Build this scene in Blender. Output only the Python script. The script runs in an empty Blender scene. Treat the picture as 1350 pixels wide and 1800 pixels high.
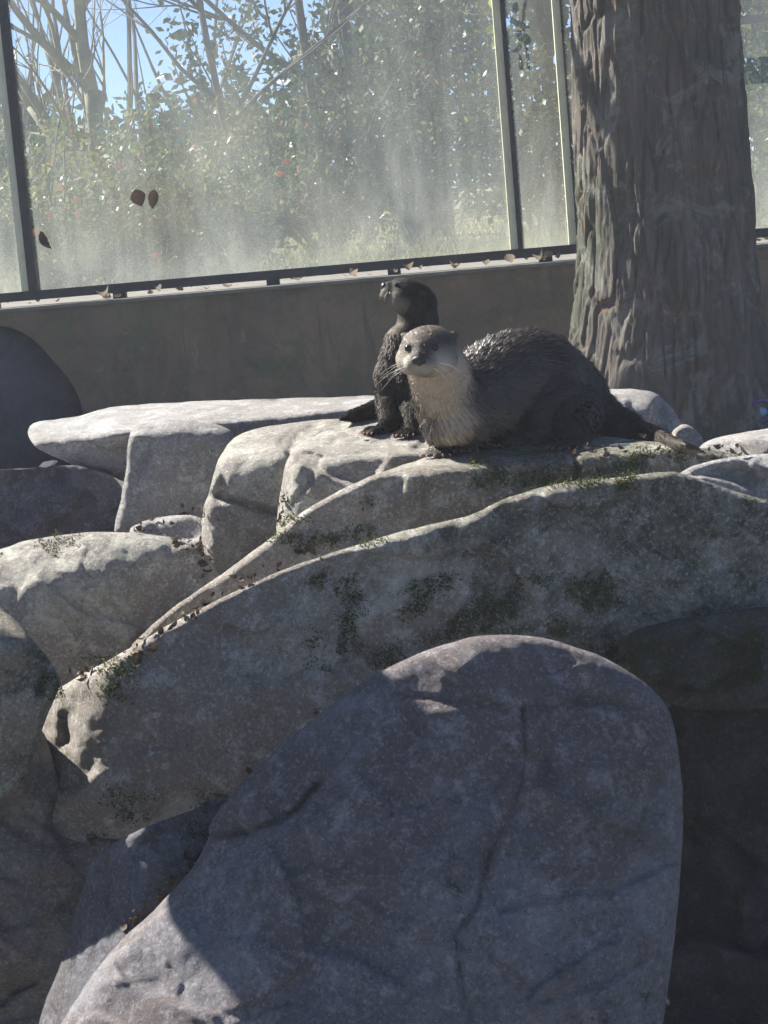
import bpy, bmesh, math, random
import numpy as np
from mathutils import Vector, Matrix, noise as mnoise
from mathutils.geometry import tessellate_polygon

random.seed(7)
RNG = np.random.default_rng(7)
SC = bpy.context.scene
COL = SC.collection

# ------------------------------------------------------------------ camera
W, H = 1350.0, 1800.0
FPX = 3670.0
PITCH = math.radians(7.8)
ROLL = math.radians(4.9)
CAM = Vector((0.0, 0.0, 1.6))
_f = Vector((0, math.cos(PITCH), -math.sin(PITCH)))
_r0 = Vector((1, 0, 0))
_u0 = Vector((0, math.sin(PITCH), math.cos(PITCH)))
C_R = _r0 * math.cos(ROLL) - _u0 * math.sin(ROLL)
C_U = _u0 * math.cos(ROLL) + _r0 * math.sin(ROLL)
C_F = _f
cd = bpy.data.cameras.new('camera')
cd.sensor_fit = 'VERTICAL'
cd.sensor_height = 24.0
cd.lens = FPX / H * 24.0
cd.clip_start = 0.05
cd.clip_end = 2000
cam = bpy.data.objects.new('camera', cd)
COL.objects.link(cam)
M = Matrix((C_R, C_U, -C_F)).transposed().to_4x4()
M.translation = CAM
cam.matrix_world = M
SC.camera = cam

# ------------------------------------------------------------------ world, sun, exposure
SUN = Vector((-0.64, 0.43, 0.64)).normalized()
w = bpy.data.worlds.new('World')
SC.world = w
w.use_nodes = True
nt = w.node_tree
sky = nt.nodes.new('ShaderNodeTexSky')
sky.sky_type = 'NISHITA'
sky.sun_disc = False
sky.sun_elevation = math.asin(SUN.z)
sky.sun_rotation = math.atan2(SUN.x, SUN.y)
sky.air_density = 0.6
sky.dust_density = 0.0
sky.ozone_density = 5.0
sky.altitude = 1500
bg = nt.nodes['Background']
nt.links.new(sky.outputs[0], bg.inputs[0])
bg.inputs[1].default_value = 0.055
sd_ = bpy.data.lights.new('sun', 'SUN')
sd_.energy = 5.0
sd_.angle = math.radians(0.53)
sd_.color = (1.0, 0.95, 0.86)
sun = bpy.data.objects.new('sun', sd_)
COL.objects.link(sun)
sun.rotation_euler = SUN.to_track_quat('Z', 'Y').to_euler()
sun.location = (0, 0, 12)
SC.view_settings.view_transform = 'Standard'
SC.view_settings.look = 'None'
SC.view_settings.exposure = 1.62
SC.view_settings.gamma = 1.0
HAZE = 0.0042
SC.cycles.max_bounces = 6
SC.cycles.transparent_max_bounces = 12
SC.cycles.use_denoising = True

# ------------------------------------------------------------------ helpers
def P(u, v, d):
    """the point at forward distance d (world Y) that stands at photo position u, v"""
    k = C_F * FPX + C_R * (u - W / 2) - C_U * (v - H / 2)
    return CAM + k * (d / k.y)

def Pn(u, v, d):
    u = np.asarray(u, float); v = np.asarray(v, float)
    k = (np.array(C_F) * FPX)[None] + (u - W / 2)[:, None] * np.array(C_R)[None] - (v - H / 2)[:, None] * np.array(C_U)[None]
    return np.array(CAM)[None] + k * (np.asarray(d) / k[:, 1])[:, None]

def to_px(p):
    q = np.asarray(p) - np.array(CAM)
    z = q @ np.array(C_F)
    return W / 2 + FPX * (q @ np.array(C_R)) / z, H / 2 - FPX * (q @ np.array(C_U)) / z

def tag(o, label=None, cat=None, group=None, kind=None):
    if label: o['label'] = label
    if cat: o['category'] = cat
    if group: o['group'] = group
    if kind: o['kind'] = kind
    return o

def empty(name, loc, parent=None):
    o = bpy.data.objects.new(name, None)
    o.location = loc
    o.empty_display_size = 0.1
    COL.objects.link(o)
    return o

def mesh_obj(name, verts, faces, mat, parent=None, smooth=True, origin=None):
    me = bpy.data.meshes.new(name)
    verts = np.asarray(verts, float)
    org = np.zeros(3)
    if parent is not None:
        org = np.array(parent.location) if parent.parent is None else np.array(parent.parent.location)
    elif origin is not None:
        org = np.array(origin)
    me.from_pydata((verts - org).tolist(), [], [tuple(map(int, f)) for f in faces])
    me.validate()
    if smooth:
        me.polygons.foreach_set('use_smooth', [True] * len(me.polygons))
    if mat: me.materials.append(mat)
    o = bpy.data.objects.new(name, me)
    COL.objects.link(o)
    if parent is not None:
        o.parent = parent
    else:
        o.location = org
    return o

def nvec(p):
    return Vector((mnoise.noise(p), mnoise.noise(p + Vector((17.3, 4.1, 9.7))), mnoise.noise(p + Vector((-8.2, 31.6, 2.9)))))

class MB:
    """collects boxes, tubes and quads into one mesh"""
    def __init__(s): s.v = []; s.f = []
    def add(s, v, f):
        b = len(s.v); s.v += [tuple(x) for x in v]; s.f += [tuple(i + b for i in q) for q in f]
    def box(s, lo, hi):
        x0, y0, z0 = lo; x1, y1, z1 = hi
        s.add([(x0,y0,z0),(x1,y0,z0),(x1,y1,z0),(x0,y1,z0),(x0,y0,z1),(x1,y0,z1),(x1,y1,z1),(x0,y1,z1)],
              [(0,3,2,1),(4,5,6,7),(0,1,5,4),(1,2,6,5),(2,3,7,6),(3,0,4,7)])
    def tube(s, pts, rad, n=6):
        pts = [Vector(p) for p in pts]
        rings = []
        ref = Vector((0.13, 0.9, 0.2))
        for i, p in enumerate(pts):
            t = (pts[min(i + 1, len(pts) - 1)] - pts[max(i - 1, 0)])
            if t.length < 1e-9: t = Vector((0, 0, 1))
            t.normalize()
            a = t.cross(ref)
            if a.length < 1e-3: a = t.cross(Vector((1, 0, 0)))
            a.normalize(); b = t.cross(a)
            r = rad[i] if hasattr(rad, '__len__') else rad
            rings.append([p + (a * math.cos(k * 2 * math.pi / n) + b * math.sin(k * 2 * math.pi / n)) * r for k in range(n)])
        v = [q for r in rings for q in r]
        f = []
        for i in range(len(pts) - 1):
            for k in range(n):
                f.append((i * n + k, i * n + (k + 1) % n, (i + 1) * n + (k + 1) % n, (i + 1) * n + k))
        f.append(tuple(range(n - 1, -1, -1)))
        f.append(tuple(range((len(pts) - 1) * n, len(pts) * n)))
        s.add(v, f)
    def build(s, name, mat, parent=None, smooth=False, origin=None):
        return mesh_obj(name, s.v, s.f, mat, parent, smooth, origin)

# ------------------------------------------------------------------ materials
class NT:
    def __init__(s, name):
        s.m = bpy.data.materials.new(name); s.m.use_nodes = True
        s.t = s.m.node_tree; s.b = s.t.nodes['Principled BSDF']; s.out = s.t.nodes['Material Output']
        s.co = s.n('ShaderNodeTexCoord')
    def n(s, t, **k):
        q = s.t.nodes.new(t)
        for a, b in k.items(): setattr(q, a, b)
        return q
    def l(s, a, b): s.t.links.new(a, b)
    def noise(s, scale, detail=4, rough=.55, dist=0.0, vec=None, stretch=None):
        q = s.n('ShaderNodeTexNoise'); q.inputs['Scale'].default_value = scale
        q.inputs['Detail'].default_value = detail; q.inputs['Roughness'].default_value = rough
        q.inputs['Distortion'].default_value = dist
        v = vec or s.co.outputs['Object']
        if stretch:
            mp = s.n('ShaderNodeMapping'); mp.inputs['Scale'].default_value = stretch
            s.l(v, mp.inputs[0]); v = mp.outputs[0]
        s.l(v, q.inputs['Vector'])
        return q.outputs['Fac']
    def ramp(s, fac, stops, interp='LINEAR'):
        q = s.n('ShaderNodeValToRGB'); q.color_ramp.interpolation = interp
        e = q.color_ramp.elements
        while len(e) < len(stops): e.new(0.5)
        for x, (p, c) in zip(e, stops):
            x.position = p
            x.color = (c, c, c, 1) if not hasattr(c, '__len__') else (*c, 1)
        s.l(fac, q.inputs[0])
        return q.outputs[0]
    def mix(s, fac, a, b, mode='MIX'):
        q = s.n('ShaderNodeMix', data_type='RGBA', blend_type=mode)
        for sock, val in ((q.inputs[0], fac), (q.inputs[6], a), (q.inputs[7], b)):
            if hasattr(val, 'is_linked') or hasattr(val, 'links'): s.l(val, sock)
            elif hasattr(val, '__len__'): sock.default_value = (*val, 1)
            else: sock.default_value = val
        return q.outputs[2]
    def math(s, op, a, b=0.0):
        q = s.n('ShaderNodeMath', operation=op)
        for sock, val in ((q.inputs[0], a), (q.inputs[1], b)):
            if hasattr(val, 'links'): s.l(val, sock)
            else: sock.default_value = val
        return q.outputs[0]
    def bump(s, hgt, strength=.4, dist=.01, prev=None):
        q = s.n('ShaderNodeBump'); q.inputs['Strength'].default_value = strength; q.inputs['Distance'].default_value = dist
        s.l(hgt, q.inputs['Height'])
        if prev: s.l(prev, q.inputs['Normal'])
        return q.outputs[0]
    def set(s, **k):
        for a, b in k.items():
            sock = s.b.inputs[a.replace('_', ' ')]
            if hasattr(b, 'links'): s.l(b, sock)
            elif hasattr(b, '__len__') and len(b) == 3: sock.default_value = (*b, 1)
            else: sock.default_value = b

def rock_mat(name, base=(.27,.27,.27), alt=(.19,.19,.22), third=None, moss=0.0, rust=0.0, dark=0.0, pale=0.0, rough=.85, rock_gloss=0.0, seed=0.0, crack=.0, grain=.75, moss_reflect_x=None):  # moss also sets the painted-in vegetation reflections
    m = NT(name)
    mp = m.n('ShaderNodeMapping'); mp.inputs['Location'].default_value = (seed * 3.1, seed * 1.7, seed * 2.3)
    mp.inputs['Rotation'].default_value = (.3 * seed, .5, .2 * seed)
    m.l(m.co.outputs['Object'], mp.inputs[0]); V = mp.outputs[0]
    third = third or (alt[0] * 1.05, alt[1] * .9, alt[2] * .8)
    c = m.mix(m.ramp(m.noise(3.0, 9, .70, .2, V), [(.38, 0.0), (.60, 1.0)]), base, alt)
    c = m.mix(m.ramp(m.noise(4.6, 9, .74, .3, V, (1, 1, 1.6)), [(.46, 0.0), (.66, .75)]), c, third)
    c = m.mix(m.ramp(m.noise(11, 9, .80, .15, V), [(.40, 0.0), (.62, .7)]), c, [x * .5 for x in alt])
    c = m.mix(m.ramp(m.noise(1.7, 10, .74, .5, V), [(.49, 0.0), (.52, .75)]), c, [x * .72 for x in third])
    c = m.mix(m.ramp(m.noise(24, 8, .8, .1, V), [(.52, 0.0), (.64, .6)]), c, [min(.8, x * 1.4) for x in base])
    if pale:
        c = m.mix(m.ramp(m.noise(2.3, 8, .68, 1.2, V), [(.62 - .22 * pale, 0.0), (.645 - .22 * pale, .7)]), c, [min(.8, x * 1.4) for x in base])
    if rust:
        c = m.mix(m.ramp(m.noise(4.4, 8, .74, 1.5, V), [(.70 - .16 * rust, 0.0), (.80 - .16 * rust, .65)]), c, (.15, .085, .05))
    if dark:
        c = m.mix(m.ramp(m.noise(3.1, 8, .74, 1.0, V, (1.6, 1.6, .7)), [(.68 - .2 * dark, 0.0), (.73 - .2 * dark, .7)]), c, (.055, .052, .055))
    if moss:  # moss, together with vegetation reflections painted in as green-brown patches
        mc = m.mix(m.noise(70, 5, .7, 0, V), (.028, .038, .016), (.105, .11, .05))
        mf = m.math('MULTIPLY', m.ramp(m.noise(3.6, 8, .76, 1.2, V), [(.64 - .24 * moss, 0.0), (.74 - .24 * moss, 1.0)]), m.ramp(m.noise(40, 5, .75, 0, V), [(.32, .25), (.6, .95)]))
        if moss_reflect_x:
            sx = m.n('ShaderNodeSeparateXYZ'); m.l(m.co.outputs['Object'], sx.inputs[0])
            ga = m.math('ADD', sx.outputs[0], m.math('MULTIPLY', m.noise(4, 6, .7, 0, V), .35))
            gm = m.n('ShaderNodeMapRange'); gm.inputs[1].default_value = moss_reflect_x[0]; gm.inputs[2].default_value = moss_reflect_x[1]; m.l(ga, gm.inputs[0])
            mf = m.math('MULTIPLY', mf, gm.outputs[0])
        c = m.mix(mf, c, mc)
    # mineral grain and lichen specks
    c = m.mix(m.math('MULTIPLY', m.ramp(m.noise(150, 4, .8, 0, V), [(.53, 0.0), (.66, .7)]), grain), c, [min(.85, x * 1.8) for x in base])
    c = m.mix(m.math('MULTIPLY', m.ramp(m.noise(130, 4, .8, 0, V), [(.53, 0.0), (.66, .8)]), grain), c, [x * .3 for x in alt])
    if crack:
        dv = m.noise(5, 5, .7, 0, V); va = m.n('ShaderNodeVectorMath', operation='ADD'); 
        nv = m.n('ShaderNodeTexNoise'); nv.inputs['Scale'].default_value = 3.5; nv.inputs['Detail'].default_value = 6; m.l(V, nv.inputs['Vector'])
        vs = m.n('ShaderNodeVectorMath', operation='SCALE'); vs.inputs['Scale'].default_value = .55; m.l(nv.outputs['Color'], vs.inputs[0])
        m.l(V, va.inputs[0]); m.l(vs.outputs[0], va.inputs[1])
        vo = m.n('ShaderNodeTexVoronoi', feature='DISTANCE_TO_EDGE'); vo.inputs['Scale'].default_value = 2.6; m.l(va.outputs[0], vo.inputs['Vector'])
        ck = m.math('MULTIPLY', m.ramp(vo.outputs['Distance'], [(.004, 1.0), (.016, 0.0)]), m.ramp(m.noise(4, 3, .6, 0, V), [(.5, 0.0), (.62, 1.0)]))
        c = m.mix(m.math('MULTIPLY', ck, crack), c, (.04, .037, .035))
    b = m.bump(m.noise(8, 9, .74, .5, V), .75, .04)
    b = m.bump(m.noise(45, 8, .80, 0, V), .85, .010, b)
    b = m.bump(m.noise(150, 5, .82, 0, V), .8, .004, b)
    b = m.bump(m.ramp(m.noise(33, 4, .65, .3, V), [(.30, 0.0), (.40, 1.0)]), .4, .005, b)
    if crack: b = m.bump(m.math('SUBTRACT', 1.0, ck), .6, .008, b)
    m.set(Base_Color=c, Roughness=rough - .35 * rock_gloss, Normal=b, Specular_IOR_Level=.35 + .2 * rock_gloss)
    return m.m

def flat_mat(name, c, c2=None, scale=20, rough=.7, bump=0.0, metal=0.0, spec=.5, stretch=None):
    m = NT(name)
    n = m.noise(scale, 5, .6, .2, None, stretch)
    col = m.mix(m.ramp(n, [(.35, 0.0), (.68, 1.0)]), c, c2 or [x * .6 for x in c])
    m.set(Base_Color=col, Roughness=rough, Metallic=metal, Specular_IOR_Level=spec)
    if bump: m.set(Normal=m.bump(m.noise(scale * 3, 5, .65, 0, None, stretch), bump, .005))
    return m.m

def leaf_mat(name, c1, c2, trans=.45, rough=.42):
    m = NT(name)
    inf = m.n('ShaderNodeObjectInfo')
    n = m.noise(6, 3, .6)
    col = m.mix(n, c1, c2)
    m.set(Base_Color=col, Roughness=rough, Specular_IOR_Level=.3)
    tr = m.n('ShaderNodeBsdfTranslucent'); m.l(col, tr.inputs[0])
    mx = m.n('ShaderNodeMixShader'); mx.inputs[0].default_value = trans
    m.l(m.b.outputs[0], mx.inputs[1]); m.l(tr.outputs[0], mx.inputs[2]); m.l(mx.outputs[0], m.out.inputs[0])
    return m.m

# ------------------------------------------------------------------ ground
YW = 7.0                                   # front face of the concrete wall
ZL = P(600, 499, YW).z                     # its top
def ground_z(x, y):
    pts = [(-20, .0), (1.6, .0), (2.4, .0), (2.8, .0), (3.4, .04), (4.0, .45), (4.6, .72), (5.2, .86), (6.9, .88), (6.98, .6), (7.38, .6),
           (7.42, ZL - .05), (9, ZL - .02), (14, ZL + .12), (24, ZL + .5), (60, ZL + 1.0), (400, ZL + 1.0)]
    return float(np.interp(y, [p[0] for p in pts], [p[1] for p in pts]))
ys = list(np.linspace(-12, 1.6, 8)) + list(np.linspace(2.0, 6.9, 40)) + [7.05, 7.3, 7.36, 7.42, 7.6] + list(np.linspace(8, 26, 60)) + [30, 36, 45]
xs = [-45, -25, -14] + list(np.linspace(-8, 8, 90)) + [14, 25, 45]
gv, gf = [], []
for j, y in enumerate(ys):
    for i, x in enumerate(xs):
        amp = .0 if 6.9 < y < 7.8 else (.02 if y < 7 else .035)
        gv.append((x, y, ground_z(x, y) + amp * mnoise.fractal(Vector((x * 1.3, y * 1.3, 0)), 1, 2, 4)))
for j in range(len(ys) - 1):
    for i in range(len(xs) - 1):
        a = j * len(xs) + i
        gf.append((a, a + 1, a + 1 + len(xs), a + len(xs)))
m = NT('ground_soil')
n1 = m.noise(1.1, 6, .65, .5); n2 = m.noise(28, 6, .7)
c = m.mix(m.ramp(n1, [(.35, 0.0), (.65, 1.0)]), (.20, .18, .105), (.10, .10, .05))
c = m.mix(m.ramp(n2, [(.35, 0.0), (.75, .7)]), c, (.30, .26, .16))
gp = m.n('ShaderNodeNewGeometry'); gs = m.n('ShaderNodeSeparateXYZ'); m.l(gp.outputs['Position'], gs.inputs[0])
inn = m.ramp(m.math('DIVIDE', gs.outputs[1], 20.0), [(.35, 0.0), (.37, 1.0)])
c = m.mix(inn, m.mix(n2, (.085, .08, .078), (.14, .125, .11)), c)
m.set(Base_Color=c, Roughness=.95, Normal=m.bump(n2, .6, .03))
tag(mesh_obj('ground', gv, gf, m.m), kind='structure')

# ------------------------------------------------------------------ concrete wall with a round dark recess at its left end
mw = NT('mottled_concrete')
big = mw.noise(2.2, 6, .65, .7); fine = mw.noise(45, 6, .7)
c = mw.mix(mw.ramp(big, [(.34, 0.0), (.66, 1.0)]), (.26, .19, .13), (.10, .085, .06))  # brown and green mottling paints in leaf litter reflected in the viewing glass
c = mw.mix(mw.ramp(mw.noise(5.5, 7, .72, .8), [(.52, 0.0), (.68, .75)]), c, (.075, .09, .05))
c = mw.mix(mw.ramp(mw.noise(9, 6, .7, .5, None, (1.5, 1.5, .25)), [(.5, 0.0), (.75, .6)]), c, (.17, .15, .125))
c = mw.mix(mw.ramp(fine, [(.45, 0.0), (.75, .45)]), c, (.22, .175, .13))
c = mw.mix(mw.ramp(mw.noise(14, 7, .75, .6, None, (1.2, 1.2, .12)), [(.54, 0.0), (.66, .7)]), c, (.11, .10, .085))
c = mw.mix(mw.ramp(mw.noise(3.4, 8, .75, 1.4), [(.55, 0.0), (.62, .65)]), c, (.13, .14, .085))
c = mw.mix(mw.ramp(mw.noise(7, 8, .75, 1.0), [(.62, 0.0), (.66, .6)]), c, (.27, .21, .155))
wb = mw.bump(mw.noise(6, 8, .7, .5), .5, .03)
mw.set(Base_Color=c, Roughness=.9, Normal=mw.bump(fine, .5, .012, wb))
CONC = mw.m
X0, X1, ZB = -4.0, 4.0, .7
hc = P(-34, 742, YW); HR = 178 / FPX * YW
outer = [Vector((X0, 0, ZB)), Vector((X1, 0, ZB)), Vector((X1, 0, ZL)), Vector((X0, 0, ZL))]
hole = [Vector((hc.x + HR * (.98 + .05 * mnoise.noise(Vector((math.cos(a) * 1.6, math.sin(a) * 1.6, 4)))) * math.cos(a), 0, hc.z + HR * (.95 + .05 * mnoise.noise(Vector((math.cos(a) * 2.6, math.sin(a) * 2.6, 7)))) * math.sin(a))) for a in np.linspace(0, 2 * math.pi, 48, endpoint=False)]
tris = tessellate_polygon([outer, hole])
allp = outer + hole
mb = MB()
mb.add([(p.x, YW, p.z) for p in allp], [(t[0], t[1], t[2]) for t in tris])
mb.add([(X0, YW, ZL), (X1, YW, ZL), (X1, YW + .42, ZL), (X0, YW + .42, ZL)], [(0, 1, 2, 3)])
mb.add([(X0, YW + .42, ZB), (X1, YW + .42, ZB), (X1, YW + .42, ZL), (X0, YW + .42, ZL)], [(3, 2, 1, 0)])
mb.add([(X0, YW, ZB), (X0, YW + .42, ZB), (X0, YW + .42, ZL), (X0, YW, ZL)], [(0, 1, 2, 3)])
mb.add([(X1, YW, ZB), (X1, YW + .42, ZB), (X1, YW + .42, ZL), (X1, YW, ZL)], [(3, 2, 1, 0)])
wall = empty('retaining_wall', (0, YW + .2, ZB))
tag(wall, 'low brown concrete wall below the dusty glass, reflections painted in with its stains', 'wall')
mb.build('wall_face', CONC, wall)
# shallow recess; a hole's darkness is painted on its back
recess_mat = NT('recess_dark'); recess_mat.set(Base_Color=recess_mat.mix(recess_mat.ramp(recess_mat.noise(7, 8, .75, .4), [(.35, 0.0), (.65, 1.0)]), (.045, .05, .064), (.105, .108, .125)), Roughness=.9)
mb = MB(); n = len(hole)
v = [(p.x, YW + .001, p.z) for p in hole] + [(p.x, YW + .045, p.z) for p in hole]
mb.add(v, [(k, (k + 1) % n, n + (k + 1) % n, n + k) for k in range(n)] + [tuple(range(2 * n - 1, n - 1, -1))])
tag(mb.build('dark_recess', recess_mat.m, wall, True), 'shallow round recess in the wall, its darkness painted on')
# thin weathered coping edge
mb = MB(); mb.box((X0, YW - .012, ZL + .001), (X1, YW + 1.25, ZL + .012))
cop = flat_mat('coping_stone', (.20, .195, .18), (.12, .115, .10), 14, .85, .3)
mb.build('coping', cop, wall)

# ------------------------------------------------------------------ glass barrier on the wall
YF = YW + .16
fence = empty('glass_barrier', (0, YF, ZL + .012))
tag(fence, 'tall dusty glass barrier in dark steel frame on the concrete wall', 'barrier')
steel = flat_mat('dark_steel', (.030, .034, .042), (.055, .05, .048), 30, .55, .2, .3)
cream = NT('cream_sealant')
cn = cream.noise(22, 6, .7, .4, None, (2, 2, .5))
cc = cream.mix(cream.ramp(cn, [(.38, 0.0), (.7, 1.0)]), (.78, .76, .55), (.55, .54, .38))
cc = cream.mix(cream.ramp(cream.noise(14, 5, .7), [(.66, 0.0), (.74, .8)]), cc, (.25, .13, .05))
cream.set(Base_Color=cc, Roughness=.75)
zr0, zr1 = ZL + .031, ZL + .062
ZT = ZL + 2.1
mb = MB(); mb.box((X0, YF - .025, zr0), (X1, YF + .025, zr1)); mb.build('bottom_rail', steel, fence)
mb = MB(); mb.box((X0, YF - .025, ZT), (X1, YF + .025, ZT + .05)); mb.build('top_rail', steel, fence)
mx = [P(-812, 600, YF).x, P(38, 300, YF).x, P(899, 230, YF).x, P(1009, 440, YF).x + .012, P(1420, 400, YF).x, P(1900, 400, YF).x]
mw_ = [.036, .030, .015, .004, .03, .03]
for x, wd in zip(mx, mw_):
    mb = MB(); mb.box((x - wd / 2, YF - .030, zr1 + .0005), (x + wd / 2, YF + .005, ZT - .0005)); o = mb.build('mullion', steel, fence)
    for q in range(9):
        mbb = MB(); zz = zr1 + .08 + q * .21
        mbb.tube([(x - wd * .2, YF - .031, zz), (x - wd * .2, YF - .040, zz)], .006, 8); mbb.build('bolt', steel, o)
    mb = MB(); mb.box((x - wd / 2 - (.014 if wd > .03 else .026), YF - .016, zr1 + .001), (x - wd / 2 - .0005, YF + .004, ZT - .001)); mb.build('sealant_strip', cream.m, fence)
for x in np.arange(-3.6, 3.9, .47):
    xx = x + random.uniform(-.06, .06)
    mb = MB(); mb.box((xx - .022, YF - .022, ZL + .0125), (xx + .022, YF + .022, zr0 - .0005)); mb.build('spacer_block', steel, fence)
# rail of a second frame far right
mb = MB(); a = P(1340, 36, YF + .2); mb.box((mx[3] + .2, YF + .10, a.z - .014), (X1, YF + .14, a.z + .014)); mb.build('cross_rail', steel, fence)
# dusty panes: clear glass with dirt that scatters the sun standing behind them
g = NT('dusty_glass')
geo = g.n('ShaderNodeNewGeometry')
sep = g.n('ShaderNodeSeparateXYZ'); g.l(geo.outputs['Position'], sep.inputs[0])
st = g.noise(5.5, 6, .62, .25, geo.outputs['Position'], (1.0, 1.0, .06))
st2 = g.noise(34, 5, .6, .1, geo.outputs['Position'], (1.0, 1.0, .05))
cl = g.noise(2.4, 6, .6, .6, geo.outputs['Position'])
sp = g.noise(130, 4, .75, 0, geo.outputs['Position'])
low = g.n('ShaderNodeMapRange'); low.inputs[1].default_value = ZL + .05; low.inputs[2].default_value = ZL + .48
low.inputs[3].default_value = 1.0; low.inputs[4].default_value = 0.0; g.l(sep.outputs[2], low.inputs[0])
lowp = g.math('POWER', low.outputs[0], 1.8)
d = g.math('MULTIPLY', g.ramp(st, [(.33, .05), (.70, 1.0)]), .26)
d = g.math('ADD', d, g.math('MULTIPLY', g.ramp(st2, [(.45, 0.0), (.75, 1.0)]), .06))
sm = g.noise(1.5, 8, .68, 2.2, geo.outputs['Position'], (1.0, 1.0, .6))
d = g.math('MULTIPLY', d, g.ramp(sm, [(.34, .45), (.64, 1.5)]))
d = g.math('ADD', d, g.math('MULTIPLY', g.ramp(cl, [(.38, 0.0), (.68, 1.0)]), .16))
d = g.math('ADD', d, g.math('MULTIPLY', g.math('MULTIPLY', lowp, g.ramp(cl, [(.25, .25), (.6, 1.0)])), .32))
d = g.math('MULTIPLY', d, g.ramp(sp, [(.3, .75), (.7, 1.15)]))
topf = g.n('ShaderNodeMapRange'); topf.inputs[1].default_value = ZL + .45; topf.inputs[2].default_value = ZL + .95
topf.inputs[3].default_value = 1.0; topf.inputs[4].default_value = .55; g.l(sep.outputs[2], topf.inputs[0])
d = g.math('MULTIPLY', g.math('MULTIPLY', d, .8), topf.outputs[0])
d = g.math('ADD', d, .05)
dc = g.mix(g.ramp(cl, [(.3, 0.0), (.7, 1.0)]), (.56, .61, .60), (.57, .585, .51))
tl = g.n('ShaderNodeBsdfTranslucent'); g.l(dc, tl.inputs[0])
df = g.n('ShaderNodeBsdfDiffuse'); g.l(dc, df.inputs[0])
m1 = g.n('ShaderNodeMixShader'); m1.inputs[0].default_value = .3; g.l(tl.outputs[0], m1.inputs[1]); g.l(df.outputs[0], m1.inputs[2])
tp = g.n('ShaderNodeBsdfTransparent'); tp.inputs[0].default_value = (.93, .96, .94, 1)
gl = g.n('ShaderNodeBsdfGlossy'); gl.inputs['Roughness'].default_value = .03
m0 = g.n('ShaderNodeMixShader'); m0.inputs[0].default_value = .05; g.l(tp.outputs[0], m0.inputs[1]); g.l(gl.outputs[0], m0.inputs[2])
m2 = g.n('ShaderNodeMixShader'); g.l(d, m2.inputs[0]); g.l(m0.outputs[0], m2.inputs[1]); g.l(m1.outputs[0], m2.inputs[2])
g.l(m2.outputs[0], g.out.inputs[0])
for a, b in zip(mx[:-1], mx[1:]):
    mb = MB(); mb.add([(a + .001, YF, zr1 - .01), (b - .001, YF, zr1 - .01), (b - .001, YF, ZT + .01), (a + .001, YF, ZT + .01)], [(0, 1, 2, 3)])
    mb.build('pane', g.m, fence)


# ------------------------------------------------------------------ rocks
def chaikin(p, n=2):
    p = np.asarray(p, float)
    for _ in range(n):
        q = np.roll(p, -1, 0)
        p = np.stack([p * .75 + q * .25, p * .25 + q * .75], 1).reshape(-1, 2)
    return p

def seg_dist(pts, poly, closed=True):
    a = poly; b = np.roll(poly, -1, 0)
    if not closed: a, b = poly[:-1], poly[1:]
    best = np.full(len(pts), 1e18); near = np.zeros((len(pts), 2))
    for p, q in zip(a, b):
        d = q - p; L = (d @ d) + 1e-12
        t = np.clip(((pts - p) @ d) / L, 0, 1)
        c = p + t[:, None] * d
        e = ((pts - c) ** 2).sum(1)
        k = e < best
        best[k] = e[k]; near[k] = c[k]
    return np.sqrt(best), near

def inside(pts, poly):
    x, y = pts[:, 0], pts[:, 1]; r = np.zeros(len(pts), bool)
    for (x0, y0), (x1, y1) in zip(poly, np.roll(poly, -1, 0)):
        c = ((y0 > y) != (y1 > y)) & (x < (x1 - x0) * (y - y0) / (y1 - y0 + 1e-12) + x0)
        r ^= c
    return r

def plane_depth(u, v, fac, first=None):
    u0, v0, d0, nrm = fac
    nrm = np.array(nrm, float); nrm /= np.linalg.norm(nrm)
    p0 = np.array(P(u0, v0, d0)) - np.array(CAM)
    k = Pn(u, v, np.ones(len(u))) - np.array(CAM)
    den = k @ nrm
    den = np.minimum(den, -.02)
    return (p0 @ nrm) / den

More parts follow.
